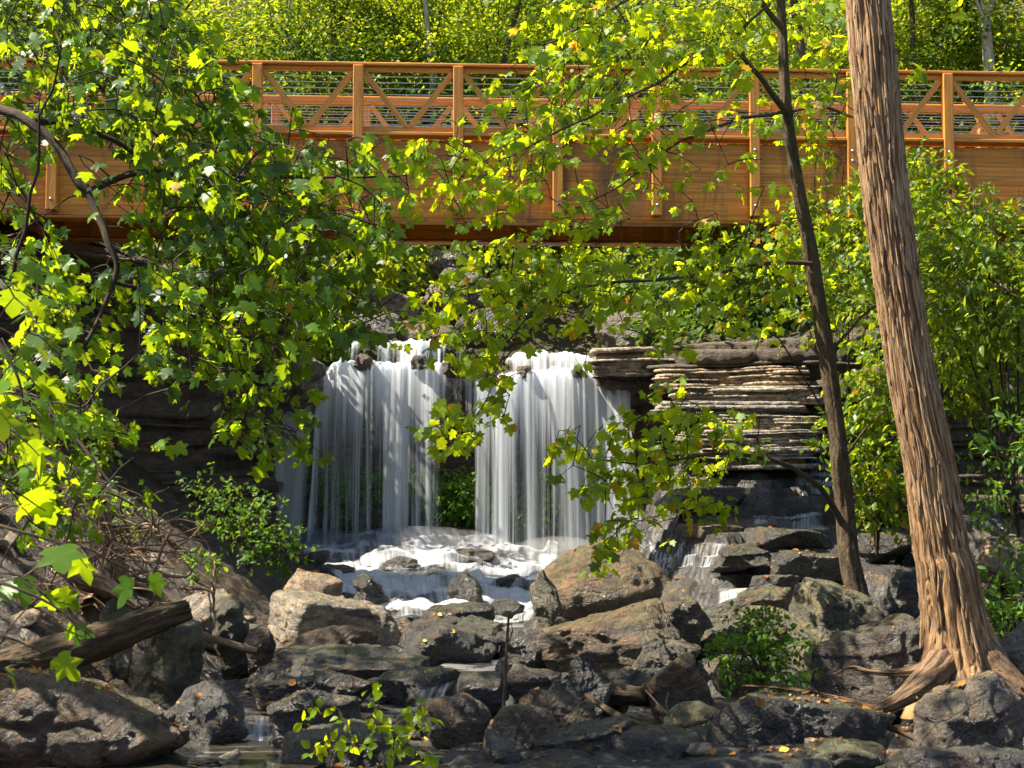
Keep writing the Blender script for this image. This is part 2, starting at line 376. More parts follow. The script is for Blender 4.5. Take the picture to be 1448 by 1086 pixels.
def build_hill():
    n = 160; idx = np.linspace(0, len(WALL) - 1, n).astype(int)
    P = WALL[idx]; ts = np.concatenate([[-.25], np.linspace(.1, 12, 40), np.linspace(13, 130, 40)])
    D = unit(np.stack([P[:, 0] * .9, np.maximum(P[:, 1], 10) * .9 + 6], -1))
    V = []
    for t in ts:
        X = P[:, 0] + D[:, 0] * t; Y = P[:, 1] + D[:, 1] * t
        chan = np.exp(-((X + .8) / 3.2) ** 2)
        rise_c = np.interp(t, [-.3, 0, 2.5, 5, 9, 16, 35, 80, 140], [0, 0, .3, 2.2, 5.0, 9.6, 23, 46, 60])
        rise_s = np.interp(t, [-.3, 0, 2.5, 5, 9, 16, 35, 80, 140], [0, 0, 1.1, 2.4, 5.0, 9.6, 23, 46, 60])
        Z = P[:, 2] - .12 + chan * rise_c + (1 - chan) * rise_s
        Q = np.stack([X, Y, X * 0], -1)
        Z = Z + (fbm(Q * .5, 71, 4) * .5 + fbm(Q * 2, 73, 3) * .12) * np.clip(t / 1.5, 0, 1)
        V.append(np.stack([X, Y, Z], -1))
    V = np.array(V)
    o = obj('hillside', mesh('hillside', V.reshape(-1, 3), [grid_faces(len(ts), n)], M_HILL)); tag(o, 'shaded wooded slope rising behind the footbridge', 'hillside', kind='structure')
    return V.reshape(-1, 3), grid_faces(len(ts), n)
HV, HF = build_hill()
BVH_V = [GV, HV]; BVH_F = [GF, HF + len(GV)]; BVH_N = len(GV) + len(HV)
HILL_BVH = BVHTree.FromPolygons([Vector(v) for v in HV], HF.tolist())
def hill_at(x, y):
    h = HILL_BVH.ray_cast(Vector((x, y, 200)), Vector((0, 0, -1)))
    return h[0].z if h[0] is not None else 5.0

# ------------------------------------------------------------------ rocks
_ICO = {}
def ico(sub):
    if sub not in _ICO:
        bm = bmesh.new(); bmesh.ops.create_icosphere(bm, subdivisions=sub, radius=1)
        V = np.array([v.co[:] for v in bm.verts]); Fc = np.array([[v.index for v in f.verts] for f in bm.faces]); bm.free(); _ICO[sub] = (V, Fc)
    return _ICO[sub]
def rot(ax, a):
    c, s = math.cos(a), math.sin(a)
    return np.array({'x': [[1, 0, 0], [0, c, -s], [0, s, c]], 'y': [[c, 0, s], [0, 1, 0], [-s, 0, c]], 'z': [[c, -s, 0], [s, c, 0], [0, 0, 1]]}[ax])
def rock_verts(seed, dims, tilt=0, yaw=None, sharp=14, rough=.05, layers=.03, sub=5, blocky=.8, pitch=0):
    r = np.random.default_rng(seed); D, Fc = ico(sub)
    nn = unit(r.normal(size=(26, 3))); dd = r.uniform(.84, 1.12, 26)
    ax = unit(np.array([(1, 0, 0), (-1, 0, 0), (0, 1, 0), (0, -1, 0), (0, 0, 1), (0, 0, -1)], float) + r.normal(size=(6, 3)) * .28)
    nn = np.concatenate([nn, ax]); dd = np.concatenate([dd, r.uniform(blocky * .86, blocky * 1.05, 6)])
    if sharp > 10: sharp *= 1.5
    q = np.maximum(D @ nn.T, 1e-4) / dd
    V = D * (np.sum(q ** sharp, 1) ** (-1 / sharp))[:, None]
    V = V @ rot('z', r.uniform(-.5, .5) if yaw is None else yaw).T
    d = np.asarray(dims, float) / 2; V = V * d
    lay = vn(np.stack([V[:, 2] / (.09 + .05 * r.random()), V[:, 2] * 0 + seed, V[:, 0] * .3], -1), seed)
    V[:, :2] *= (1 + layers / max(d[0], .2) * np.sign(lay)[:, None] * np.abs(lay)[:, None] ** .4)
    V = V @ rot('x', pitch).T @ rot('y', tilt).T
    N = unit(V / d)
    amp = rough * float(np.mean(d)); fq = 1.6 / float(np.mean(d)) ** .6
    V = V + N * (fbm(V * fq + seed * 3.1, seed, 5, .55) * amp * 2.2)[:, None] + N * (-(1 - np.abs(fbm(V * fq * 1.7 + seed, seed + 5, 4))) ** 7 * amp * 1.3 + fbm(V * 9, seed + 8, 4) * .02)[:, None]
    return V, Fc
PYT = np.linspace(9.2, 27.5, 200); PYV = 665 + (CZ - base_z(PYT)) / PYT * F
def y_hit(px, py, mx=27.0):
    Y = np.linspace(9.2, mx, 600); a = at(px, py, 1.0); r = a[2] - CZ
    g = gz(a[0] * Y, Y, False); k = np.nonzero(CZ + r * Y <= g)[0]
    return float(Y[k[0]]) if len(k) else mx
def y_of(py): return float(np.interp(-py, -PYV, PYT))
TINT = {'ledgegrey': (.34, .31, .27), 'ledgepale': (.52, .45, .36), 'ledgetan': (.50, .40, .28), 'brown': (.21, .135, .065), 'dark': (.055, .052, .05), 'grey': (.21, .175, .135), 'pale': (.36, .30, .235), 'olive': (.15, .14, .075), 'tan': (.40, .29, .19), 'slate': (.085, .080, .078), 'umber': (.16, .10, .055)}
SEED = [100]
def rock(box, kind, label, Y=None, dep=.75, tilt=0, sub=5, mat=None, name='boulder', cat='boulder', group='boulders of the stream bed', sink=.18, **kw):
    x0, y0, x1, y1 = box; SEED[0] += 1
    fixed = Y is not None; cxm = (x0 + x1) / 2; bed = group == 'boulders of the stream bed'
    if not fixed: Y = y_hit(cxm, min(y1, 1086)) + .1
    elif bed and fixed:
        a_ = at(cxm, y1, Y); gap = a_[2] - float(gz(a_[0], Y, False))
        if gap > .75 or gap < -.12: Y = y_hit(cxm, y1) + .1
        elif gap > .03: ny = y1 + (gap + .04) / Y * F; sink = sink + (ny - y1) / (y1 - y0)
    sub = 6 if (Y < 16.5 and x1 - x0 > 90 and sub == 5) else sub; w = (x1 - x0) / F * Y; h = (y1 - y0) / F * Y * (1 + sink)
    d = dep * w; Yc = Y + d * .35
    w *= Yc / Y; h *= Yc / Y
    V, Fc = rock_verts(SEED[0], (w, d, h), tilt, sub=sub, **kw)
    lo, hi = V.min(0), V.max(0); V = (V - (lo + hi) / 2) * np.array([w / (hi[0] - lo[0]), 1, h / (hi[2] - lo[2])])
    c = at((x0 + x1) / 2, (y0 + y1) / 2 + (y1 - y0) * sink / 2, Yc)
    o = obj(name, mesh(name, V, [Fc], mat or M_ROCK), loc=c); tc_ = random.uniform(.42, .85); o.color = (*[q * tc_ for q in TINT[kind]], .25 if kind in ('dark', 'slate') else .55 if kind in ('grey', 'umber') else 1)
    tag(o, label, cat, group)
    global BVH_N
    BVH_V.append(V + c); BVH_F.append(np.concatenate([Fc], 0) + BVH_N); BVH_N += len(V)
    return o
T = math.radians
rock((750, 766, 964, 890), 'brown', 'large rounded tan-brown boulder below the right side of the waterfall', dep=.85, sharp=7, rough=.04, tilt=T(-14), layers=.004)
rock((750, 806, 794, 868), 'olive', 'small mossy stone against the left flank of the big brown boulder', Y=18.2)
rock((702, 888, 780, 948), 'dark', 'dark wedge stone just behind the upright thin stick', tilt=T(10), sharp=22)
rock((738, 872, 786, 906), 'olive', 'rounded greenish stone at the lower left foot of the brown boulder', Y=16.8)
rock((758, 848, 966, 946), 'umber', 'long dark slab leaning below the big brown boulder', Y=15.4, tilt=T(-14), sharp=20, blocky=.7, layers=.02)
rock((902, 824, 1004, 884), 'grey', 'tilted rock block with a pale broken end right of the brown boulder', Y=16.2, tilt=T(20), sharp=26)
rock((884, 894, 992, 944), 'grey', 'low lumpy grey rock between the leaning slab and the dark tilted boulder', Y=15.2)
rock((964, 860, 1064, 920), 'grey', 'pale weathered rock left of the leafy green bush', Y=16.2, tilt=T(-10))
rock((908, 922, 1016, 1026), 'umber', 'dark upright boulder tilted to the right with a sunlit top edge', tilt=T(-32), sharp=18, blocky=.72)
rock((1008, 932, 1078, 982), 'brown', 'smooth brown stone at the foot of the leafy green bush', sharp=7, rough=.03, layers=.005)
rock((776, 922, 868, 1022), 'slate', 'narrow banded rock leaning left in the middle of the stream bed', tilt=T(48), sharp=22, blocky=.62, Y=12.6)
rock((712, 938, 794, 1004), 'grey', 'pointed grey rock behind the rounded boulder near the thin stick', Y=13.3, sharp=20)
rock((732, 972, 852, 1034), 'umber', 'low dark wedge of rock below the banded leaning rock', tilt=T(15), sharp=22)
rock((694, 996, 788, 1076), 'umber', 'rounded boulder at the lower middle right of the thin stick', sharp=9, rough=.04, tilt=T(15))
rock((744, 1014, 908, 1100), 'dark', 'dark sharp-edged slab at the bottom edge in the middle', tilt=T(-12), sharp=24, Y=10.9)
rock((994, 978, 1262, 1086), 'slate', 'biggest long dark slab at the lower right in front of the cedar', tilt=T(-4), sharp=18, blocky=.72, Y=11.1, dep=.5)
rock((1288, 952, 1470, 1068), 'grey', 'speckled grey boulder in front of the cedar trunk', sharp=14, rough=.06, Y=11.6, dep=.6)
rock((1140, 1046, 1262, 1110), 'olive', 'low mossy rock at the bottom edge below the long dark slab', Y=10.5)
rock((1240, 1052, 1500, 1130), 'slate', 'flat wet rock shelf in the lower right corner', Y=10.4, dep=.5, sharp=24)
rock((1114, 818, 1248, 920), 'olive', 'greenish angular block standing left of the slim tree foot', tilt=T(24), sharp=26, Y=15.6, blocky=.72)
rock((1032, 830, 1124, 872), 'olive', 'flat mossy rock behind the greenish angular block', Y=17.5, tilt=T(-8))
rock((1030, 856, 1122, 890), 'olive', 'lower mossy stone just above the leafy green bush', Y=16.4)
rock((1148, 868, 1312, 972), 'grey', 'broad flat-topped slab strewn with leaves left of the cedar roots', Y=13.2, tilt=T(-6), sharp=16, blocky=.72, dep=.8)
rock((1240, 802, 1310, 866), 'slate', 'tilted dark plate of rock between the slim tree and the cedar', Y=15.8, tilt=T(20), sharp=20)
rock((384, 806, 484, 856), 'tan', 'small brown slab lying on top of the long pale boulder', Y=17.1, tilt=T(16), sharp=22)
rock((374, 836, 574, 918), 'pale', 'long pale sunlit layered boulder left of the white cascade', Y=15.6, tilt=T(14), sharp=16, blocky=.68, layers=.035)
rock((400, 882, 536, 922), 'umber', 'dark rock tucked under the long pale boulder', Y=15.1)
rock((562, 878, 708, 936), 'slate', 'smooth grey wedge dipping right below the white cascade', Y=15.4, tilt=T(20), sharp=16, blocky=.66, rough=.03)
rock((622, 872, 712, 914), 'dark', 'dark low rock at the lower edge of the white cascade', Y=17.4)
rock((498, 810, 550, 840), 'dark', 'dark square-cut stone standing in the white cascade', Y=20.6, sharp=30)
rock((590, 852, 700, 888), 'dark', 'black wet rock hump with water running over it in the cascade', Y=18.6)
rock((625, 808, 690, 832), 'dark', 'upper wet dark rock in the cascade below the right curtain', Y=21.0)
rock((378, 972, 514, 1056), 'slate', 'dark faceted block beside the small foreground cascade', Y=11.2, sharp=26, tilt=T(-8))
rock((346, 916, 610, 960), 'slate', 'long flat rock ledge below the pale boulder', Y=14.0, sharp=20, blocky=.7, dep=.5)
rock((352, 946, 530, 1004), 'dark', 'dark undercut shelf above the faceted block', Y=13.0, sharp=20, blocky=.7, dep=.5)
rock((520, 944, 660, 982), 'dark', 'flat dark shelf above the little central spill of water', Y=13.4, sharp=22, blocky=.7, dep=.5)
rock((588, 984, 686, 1070), 'umber', 'smooth round dark-brown boulder right of the foreground sapling', sharp=6, rough=.03, layers=.004)
rock((632, 980, 694, 1036), 'pale', 'pale round stone behind the dark-brown round boulder', Y=12.3, sharp=6, rough=.03, layers=.004)
rock((400, 1022, 600, 1110), 'slate', 'low wet slab under the foreground sapling at the bottom edge', Y=10.7, dep=.5)
rock((-90, 940, 268, 1100), 'umber', 'big mossy mound dotted with orange leaves in the lower left corner', Y=10.5, sharp=6, rough=.06, dep=.8, layers=.01)
rock((230, 964, 350, 1054), 'slate', 'wet dark slab between the mossy mound and the foreground cascade', Y=11.4, tilt=T(15))
rock((180, 876, 288, 972), 'olive', 'dark pyramid-shaped rock propping the mossy log', Y=12.4, sharp=22, tilt=T(18))
rock((296, 840, 362, 912), 'olive', 'upright olive block between the mossy log and the pale boulder', Y=15.2, sharp=26, tilt=T(-14))
rock((246, 834, 334, 880), 'pale', 'pale flat-topped rock behind the end of the mossy log', Y=15.9)
rock((140, 832, 204, 884), 'olive', 'rounded olive stone above the mossy log under the root tangle', Y=13.6, sharp=9)
rock((346, 886, 390, 914), 'umber', 'small barrel-shaped stone at the left end of the pale boulder', Y=14.9, sharp=9)
rock((812, 944, 946, 990), 'slate', 'flat wet slab left of the dark tilted boulder', Y=13.6, dep=.7)
rock((940, 992, 1036, 1032), 'olive', 'flat greenish stone behind the left end of the long dark slab', Y=12.0)
rock((700, 930, 730, 960), 'dark', 'little dark stone touching the thin upright stick', Y=14.2, sub=4)
rock((640, 950, 720, 990), 'dark', 'dark wet rock right of the little central spill of water', Y=13.0)
rock((560, 1000, 600, 1030), 'dark', 'small dark stone left of the dark-brown round boulder', Y=11.9, sub=4)
rock((1376, 756, 1470, 806), 'tan', 'pale speckled rock on the right bank behind the cedar', Y=17.5)
rock((1400, 880, 1500, 960), 'grey', 'grey rock at the right edge behind the cedar root', Y=13.8)
rock((860, 1030, 1010, 1100), 'dark', 'flat dark rock at the bottom edge left of the long dark slab', Y=10.7)
for b_, l_ in (((452, 798, 502, 824), 'wet dark stone at the left in the white cascade'), ((540, 844, 592, 870), 'wet dark stone low in the middle of the white cascade'),
               ((696, 812, 748, 842), 'wet dark stone in the cascade below the right curtain'), ((690, 846, 742, 880), 'wet dark stone at the lower right of the white cascade'),
               ((540, 786, 592, 806), 'low dark stone near the top of the white cascade'), ((436, 778, 474, 800), 'small dark stone at the upper left edge of the white cascade'),
               ((640, 776, 700, 796), 'dark stone under the gap between the two curtains'), ((470, 838, 522, 864), 'dark stone at the lower left edge of the white cascade')):
    rock(b_, 'dark', l_, sharp=24, sub=4, sink=.5)
for b_, l_ in (((500, 500, 528, 518), 'first dark lip stone from the left parting the falling water'), ((580, 502, 606, 517), 'second dark lip stone from the left parting the falling water'),
               ((624, 508, 660, 526), 'third lip stone from the left at the edge of the dark gap'), ((664, 516, 704, 540), 'fourth lip stone from the left inside the gap between the curtains'),
               ((730, 516, 752, 532), 'small lip stone at the left end of the right curtain'), ((806, 516, 832, 530), 'small lip stone in the middle of the right curtain')):
    rock(b_, 'umber', l_, Y=26.95, dep=1.0, sub=4, sharp=20, sink=.4, group='stones on the waterfall lip')
# upper rocks above the fall, on the lip and in the gap below the bridge
U = 'rocks above the waterfall'
rock((596, 378, 700, 440), 'grey', 'dark layered outcrop above the middle of the waterfall', Y=31.5, tilt=T(16), sharp=22, group=U, layers=.05)
rock((606, 352, 684, 392), 'grey', 'grey rock just below the bridge above the layered outcrop', Y=32.5, group=U, tilt=T(10))
rock((506, 398, 606, 446), 'tan', 'sunlit tan slab sloping down above the waterfall', Y=30, tilt=T(28), sharp=24, group=U, blocky=.65)
rock((494, 436, 566, 484), 'grey', 'grey cracked block on the left part of the waterfall lip', Y=28.9, sharp=24, group=U)
rock((640, 430, 760, 486), 'dark', 'dark flat rock on the lip between the two curtains', Y=29.2, group=U)
rock((560, 452, 660, 486), 'umber', 'low brown ledge above the upper steps of the fall', Y=29.0, group=U)
rock((840, 440, 960, 500), 'grey', 'grey rock above the right end of the waterfall lip', Y=28.4, tilt=T(8), group=U)
rock((980, 440, 1100, 494), 'slate', 'dark rock heap above the right-hand ledges', Y=28.4, group=U)
rock((200, 338, 248, 384), 'tan', 'upright brown rock under the bridge above the bleached log', Y=26.5, group=U)
rock((236, 336, 312, 386), 'grey', 'rounded grey boulder under the bridge at left', Y=27, group=U, sharp=8)
rock((1120, 398, 1240, 450), 'pale', 'pale sunlit rock on the slope right of the slim tree', Y=27.5, tilt=T(20), group=U)
rock((404, 500, 462, 580), 'grey', 'mossy overhanging rock at the left edge of the waterfall', Y=26.6, sharp=18, layers=.06, group=U, sink=0)
for bx_, lb_, kd_ in (((926, 688, 1052, 714), 'thin dark slab lying highest on the wet slope under the lowest ledge', 'slate'), ((1056, 744, 1186, 772), 'wide wet slab just below the upper little cascade', 'slate'),
                      ((956, 738, 1050, 766), 'leaf-strewn slab left of the upper little cascade', 'umber'), ((1086, 778, 1204, 808), 'dark wet slab left of the slim tree trunk', 'slate'),
                      ((1176, 700, 1290, 730), 'flat dark slab behind the slim tree trunk', 'slate'), ((1196, 752, 1300, 786), 'flat wet slab between the slim tree and the cedar', 'dark'),
                      ((1004, 772, 1092, 798), 'small dark slab at the head of the narrow two-step cascade', 'dark'), ((1060, 812, 1130, 836), 'flat wet slab right of the narrow two-step cascade', 'slate'),
                      ((1300, 600, 1460, 650), 'long dark rock shelf in the shade behind the cedar', 'dark'), ((1340, 660, 1460, 720), 'dark shaded rock low on the right behind the ferns', 'dark')):
    rock(bx_, kd_, lb_, dep=.8, sharp=30, blocky=.66, name='flat_rock', cat='flat rock', group='flat slabs of the wet slope', sink=.5, rough=.02, layers=.05, tilt=T(random.uniform(-4, 3)))
# layered ledges right of the fall
LG = 'layered ledges right of the waterfall'
LED = [((836, 494, 1096, 530), 26.0, 'topmost long pale ledge right of the waterfall', 'pale'),
       ((928, 522, 1146, 552), 25.5, 'second pale ledge below the topmost one right of the fall', 'tan'),
       ((955, 548, 1160, 572), 25.25, 'third thin ledge from the top right of the fall', 'pale'),
       ((925, 568, 1135, 594), 25.1, 'fourth shadowed ledge from the top right of the fall', 'grey'),
       ((990, 590, 1165, 614), 24.9, 'fifth ledge from the top ending behind the slim tree', 'pale'),
       ((960, 610, 1160, 640), 24.8, 'sixth grey ledge above the wet slope', 'grey'),
       ((1000, 636, 1150, 664), 24.6, 'lowest ledge resting on the wet slope', 'slate')]
def ledge(box, Y, label, kind, seed):
    """a bed of thin sandstone layers with a broken front edge"""
    x0, y0, x1, y1 = box; w = (x1 - x0) / F * Y; h = (y1 - y0) / F * Y * 1.12; d = 1.5; c = at((x0 + x1) / 2, y1 + 1, Y)
    r = np.random.default_rng(seed); n = 260; pth = spline([(-w / 2 + .1, d, 0), (-w / 2, .25, 0), (-w / 2 + .25, 0, 0), (-w * .1, .05, 0), (w * .2, -.03, 0), (w / 2 - .2, .03, 0), (w / 2, .25, 0), (w / 2 - .05, d, 0)], n)
    T_ = unit(np.gradient(pth, axis=0)); N_ = np.stack([T_[:, 1], -T_[:, 0], T_[:, 2] * 0], -1)
    s_ = np.concatenate([[0], np.cumsum(np.linalg.norm(np.diff(pth, axis=0), axis=1))])
    cut = [0.0]
    while cut[-1] < h - .03: cut.append(cut[-1] + r.uniform(.03, .085))
    cut[-1] = h; rows = [pth * 1.0]
    for k in range(len(cut) - 1):
        a, b = cut[k], cut[k + 1]
        q = np.stack([s_ * .7, np.full(n, k * 2.3 + seed), s_ * 0], -1); blk = np.floor(vn(np.stack([s_ * 1.3, np.full(n, k * 1.7 + seed), s_ * 0], -1), seed) * 3) / 3
        of = fbm(q, seed, 3) * .16 + blk * .07 + r.uniform(-.05, .05) + fbm(q * 7, seed + 3, 3) * .03
        sag = fbm(np.stack([s_ * .5, s_ * 0 + seed, s_ * 0], -1), 9, 2) * .04
        for z, e in ((a + .003, -.012), (a + (b - a) * .3, .006), (b - (b - a) * .25, .004), (b, -.016)):
            rows.append(pth + N_ * (of + e)[:, None] + np.stack([s_ * 0, s_ * 0, z + sag], -1))
    top = rows[-1].copy()
    for f in (.25, .6, 1.0):
        t_ = top.copy(); t_[:, 1] += (d - t_[:, 1]) * f; t_[:, 2] += .02 * f + fbm(t_ * 3, seed, 3) * .015; rows.append(t_)
    V = np.array(rows).reshape(-1, 3) @ rot('z', -.12).T @ rot('y', T(r.uniform(-1, 2))).T; Q = grid_faces(len(rows), n)
    V = V + fbm(V * 7, seed + 8, 3)[:, None] * .012
    o = obj('rock_ledge', mesh('rock_ledge', V, [Q], M_LEDGE), loc=c); o.color = (*TINT[kind], .8); tag(o, label, 'ledge', LG)
    global BVH_N
    BVH_V.append(V + c); BVH_F.append(np.concatenate([Q[:, :3], Q[:, [0, 2, 3]]]) + BVH_N); BVH_N += len(V)
for i_, (b, y, l, k) in enumerate(LED): ledge(b, y, l, {'pale': 'ledgepale', 'tan': 'ledgetan'}.get(k, 'ledgegrey'), 500 + i_ * 7)
rock((842, 496, 934, 560), 'umber', 'brown overhanging rock at the right edge of the waterfall', Y=26.6, group=U, layers=.05, sink=0)

def bvh_all():
    V = np.concatenate(BVH_V); fs = []
    for f in BVH_F: fs += f.tolist()
    return BVHTree.FromPolygons([Vector(v) for v in V], fs)
BVH = bvh_all()
def drop(x, y, z0=30):
    h = BVH.ray_cast(Vector((x, y, z0)), Vector((0, 0, -1)))
    return (np.array(h[0]), np.array(h[1])) if h[0] is not None else (np.array((x, y, 0.)), np.array((0, 0, 1.)))
# small loose stones, shared meshes
SM = []
for k in range(8):
    V, Fc = rock_verts(900 + k, (1, .8, .62), sub=3, sharp=12, rough=.07, layers=0); SM.append(mesh('stone', V, [Fc], M_ROCK))
kk = 0
for i in range(2500):
    if kk >= 190: break
    py = random.uniform(850, 1084); px = random.uniform(-20, 1460); Y = y_of(py)
    X = (px - 724) / F * Y
    p, nrm = drop(X, Y, 3.0)
    if nrm[2] < .55 or p[2] > float(gz(X, Y)) + .08: continue
    s = random.uniform(.06, .26) * (1 if random.random() < .8 else 1.5)
    o = obj('stone', SM[kk % 8], loc=p + np.array((0, 0, s * .15)))
    o.scale = (s, s * random.uniform(.8, 1.2), s * random.uniform(.7, 1.1)); o.rotation_euler = (random.uniform(-.3, .3), random.uniform(-.3, .3), random.uniform(0, 6.28))
    o.color = (*TINT[random.choice(['grey', 'slate', 'dark', 'umber', 'tan', 'olive'])], 1)
    tag(o, 'small loose stone lying among the boulders of the stream bed', 'stone', 'small loose stones of the stream bed'); kk += 1

# ------------------------------------------------------------------ leaves
def tmpl_maple():
    h = [(0.10, -.06), (0.30, -.03), (0.47, 0.12), (0.33, 0.22), (0.44, 0.36), (0.60, 0.56), (0.40, 0.58), (0.22, 0.60), (0.20, 0.80)]
    out = [(0, 0)] + h + [(0, 1.0)] + [(-x, y) for x, y in h[::-1]]
    P = np.array([(0, .34)] + out); n = len(out)
    Fc = np.array([(0, 1 + i, 1 + (i + 1) % n) for i in range(n)])
    V = np.stack([P[:, 0], P[:, 1], -.28 * P[:, 0] ** 2 * 1.6 + .10 * np.abs(P[:, 0]) - .22 * (P[:, 1] - .2) ** 2], -1)
    return V, Fc, P
def tmpl_lance(w=.2):
    P = np.array([(0, 0), (w * .8, .25), (w, .5), (w * .55, .8), (0, 1), (-w * .55, .8), (-w, .5), (-w * .8, .25), (0, .5)])
    Fc = np.array([(8, i, (i + 1) % 8) for i in range(8)])
    return np.stack([P[:, 0], P[:, 1], .25 * np.abs(P[:, 0]) - .2 * P[:, 1] ** 2], -1), Fc, P
def tmpl_simple():
    P = np.array([(0, 0), (.34, .42), (0, 1), (-.34, .42)])
    return np.stack([P[:, 0], P[:, 1], np.array([0, .1, -.1, .1])], -1), np.array([(0, 1, 2), (0, 2, 3)]), P
T_MAPLE, T_LANCE, T_SIMPLE = tmpl_maple(), tmpl_lance(), tmpl_simple()
T_BROAD = tmpl_lance(.32)
def leaves(mb, pos, tip, nrm, size, tone, tm):
    pos = np.asarray(pos); tip = unit(tip); nrm = np.asarray(nrm) - tip * np.sum(np.asarray(nrm) * tip, -1, keepdims=True); nrm = unit(nrm)
    sd = np.cross(tip, nrm); V0, F0, P0 = tm; n = len(pos); size = np.asarray(size)
    wig = RNG.uniform(.8, 1.25, (n, 1)); curl = RNG.uniform(.3, 1.8, (n, 1))
    W = pos[:, None] + size[:, None, None] * ((V0[None, :, 0] * wig)[..., None] * sd[:, None] + V0[None, :, 1, None] * tip[:, None] + (V0[None, :, 2] * curl)[..., None] * nrm[:, None])
    Fc = (F0[None] + (np.arange(n) * len(V0))[:, None, None]).reshape(-1, 3)
    mb.add(W.reshape(-1, 3), [Fc], uv=np.tile(P0, (n, 1)), tone=np.repeat(tone, len(V0)))

def twig_cluster(mb_l, mb_t, c, d, L, nl, size, tm, tone_rng, droop=.6, nbias=(-.25, -.45, .75), rnd=.75, rad=.004):
    d = unit(d); n = 5; s = np.linspace(0, 1, n)
    P = c + np.outer(s * L, d) + np.outer(s ** 2, (0, 0, -.35 * L * droop)) + RNG.normal(size=(n, 3)) * .02 * L
    P[0] = c
    if mb_t is not None: mb_t.tube(P, np.linspace(rad, rad * .5, n), 4, False)
    u = np.sort(RNG.uniform(.1, 1.0, nl)); base = np.stack([np.interp(u, s, P[:, k]) for k in range(3)], -1)
    side = unit(np.cross(d, (0, 0, 1.0)) + RNG.normal(size=(nl, 3)) * .55) * np.where(np.arange(nl) % 2, 1, -1)[:, None]
    sz = size * RNG.uniform(.55, 1.25, nl)
    pet = unit(side * .9 + d * .6 + RNG.normal(size=(nl, 3)) * .35 + np.array((0, 0, -.15)))
    lp = base + pet * (sz * .45)[:, None]
    tip = unit(pet * .55 + np.array((0, 0, -droop)) + RNG.normal(size=(nl, 3)) * .4)
    nr = np.asarray(nbias) + RNG.normal(size=3) * rnd * .8 + RNG.normal(size=(nl, 3)) * rnd * .45
    tc = RNG.normal((tone_rng[0] + tone_rng[1]) / 2, (tone_rng[1] - tone_rng[0]) / 3.0)
    tone = np.clip(RNG.normal(tc, (tone_rng[1] - tone_rng[0]) / 6, nl), 0, .94)
    tone = np.where(RNG.random(nl) < tone_rng[2], 1.0, tone)
    leaves(mb_l, lp, tip, nr, sz, tone, tm)
    return P
def grow(mb_t, nodes, targets, rad0=.012, rad1=.004, sag=.06):
    """join every twig base to the nearest wood that already exists"""
    N = np.array(nodes); order = np.argsort([np.min(np.sum((N - t) ** 2, 1)) for t in targets])
    for i in order:
        t = targets[i]; j = np.argmin(np.sum((N - t) ** 2, 1) ); a = N[j]; L = np.linalg.norm(t - a)
        if L < .02: continue
        m = max(4, int(L / .12)); s = np.linspace(0, 1, m)[:, None]
        P = a + (t - a) * s + np.sin(s * math.pi) * np.array((0, 0, 1.0)) * sag * L + RNG.normal(size=(m, 3)) * .018 * L * np.sin(s * math.pi)
        mb_t.tube(P, np.linspace(min(rad0, rad1 + L * .008), rad1, m), 5, False)
        N = np.concatenate([N, P[1:]])
    return N
def limb(mb, pts, r, k=10, n=40, wob=.012):
    """pts: (px, py, Y) triples"""
    P = spline([at(*p) for p in pts], n); P = P + np.stack([fbm(P * 2.2 + 5 * j, 60 + j, 3) for j in range(3)], -1) * wob * 3
    mb.tube(P, np.interp(np.linspace(0, 1, n), np.linspace(0, 1, len(r)), r), k); return P

def cells(rows, x0, y0, cs=40):
    for r, row in enumerate(rows):
        for c, ch in enumerate(row):
            if ch.isdigit() and ch != '0': yield x0 + c * cs, y0 + r * cs, int(ch)

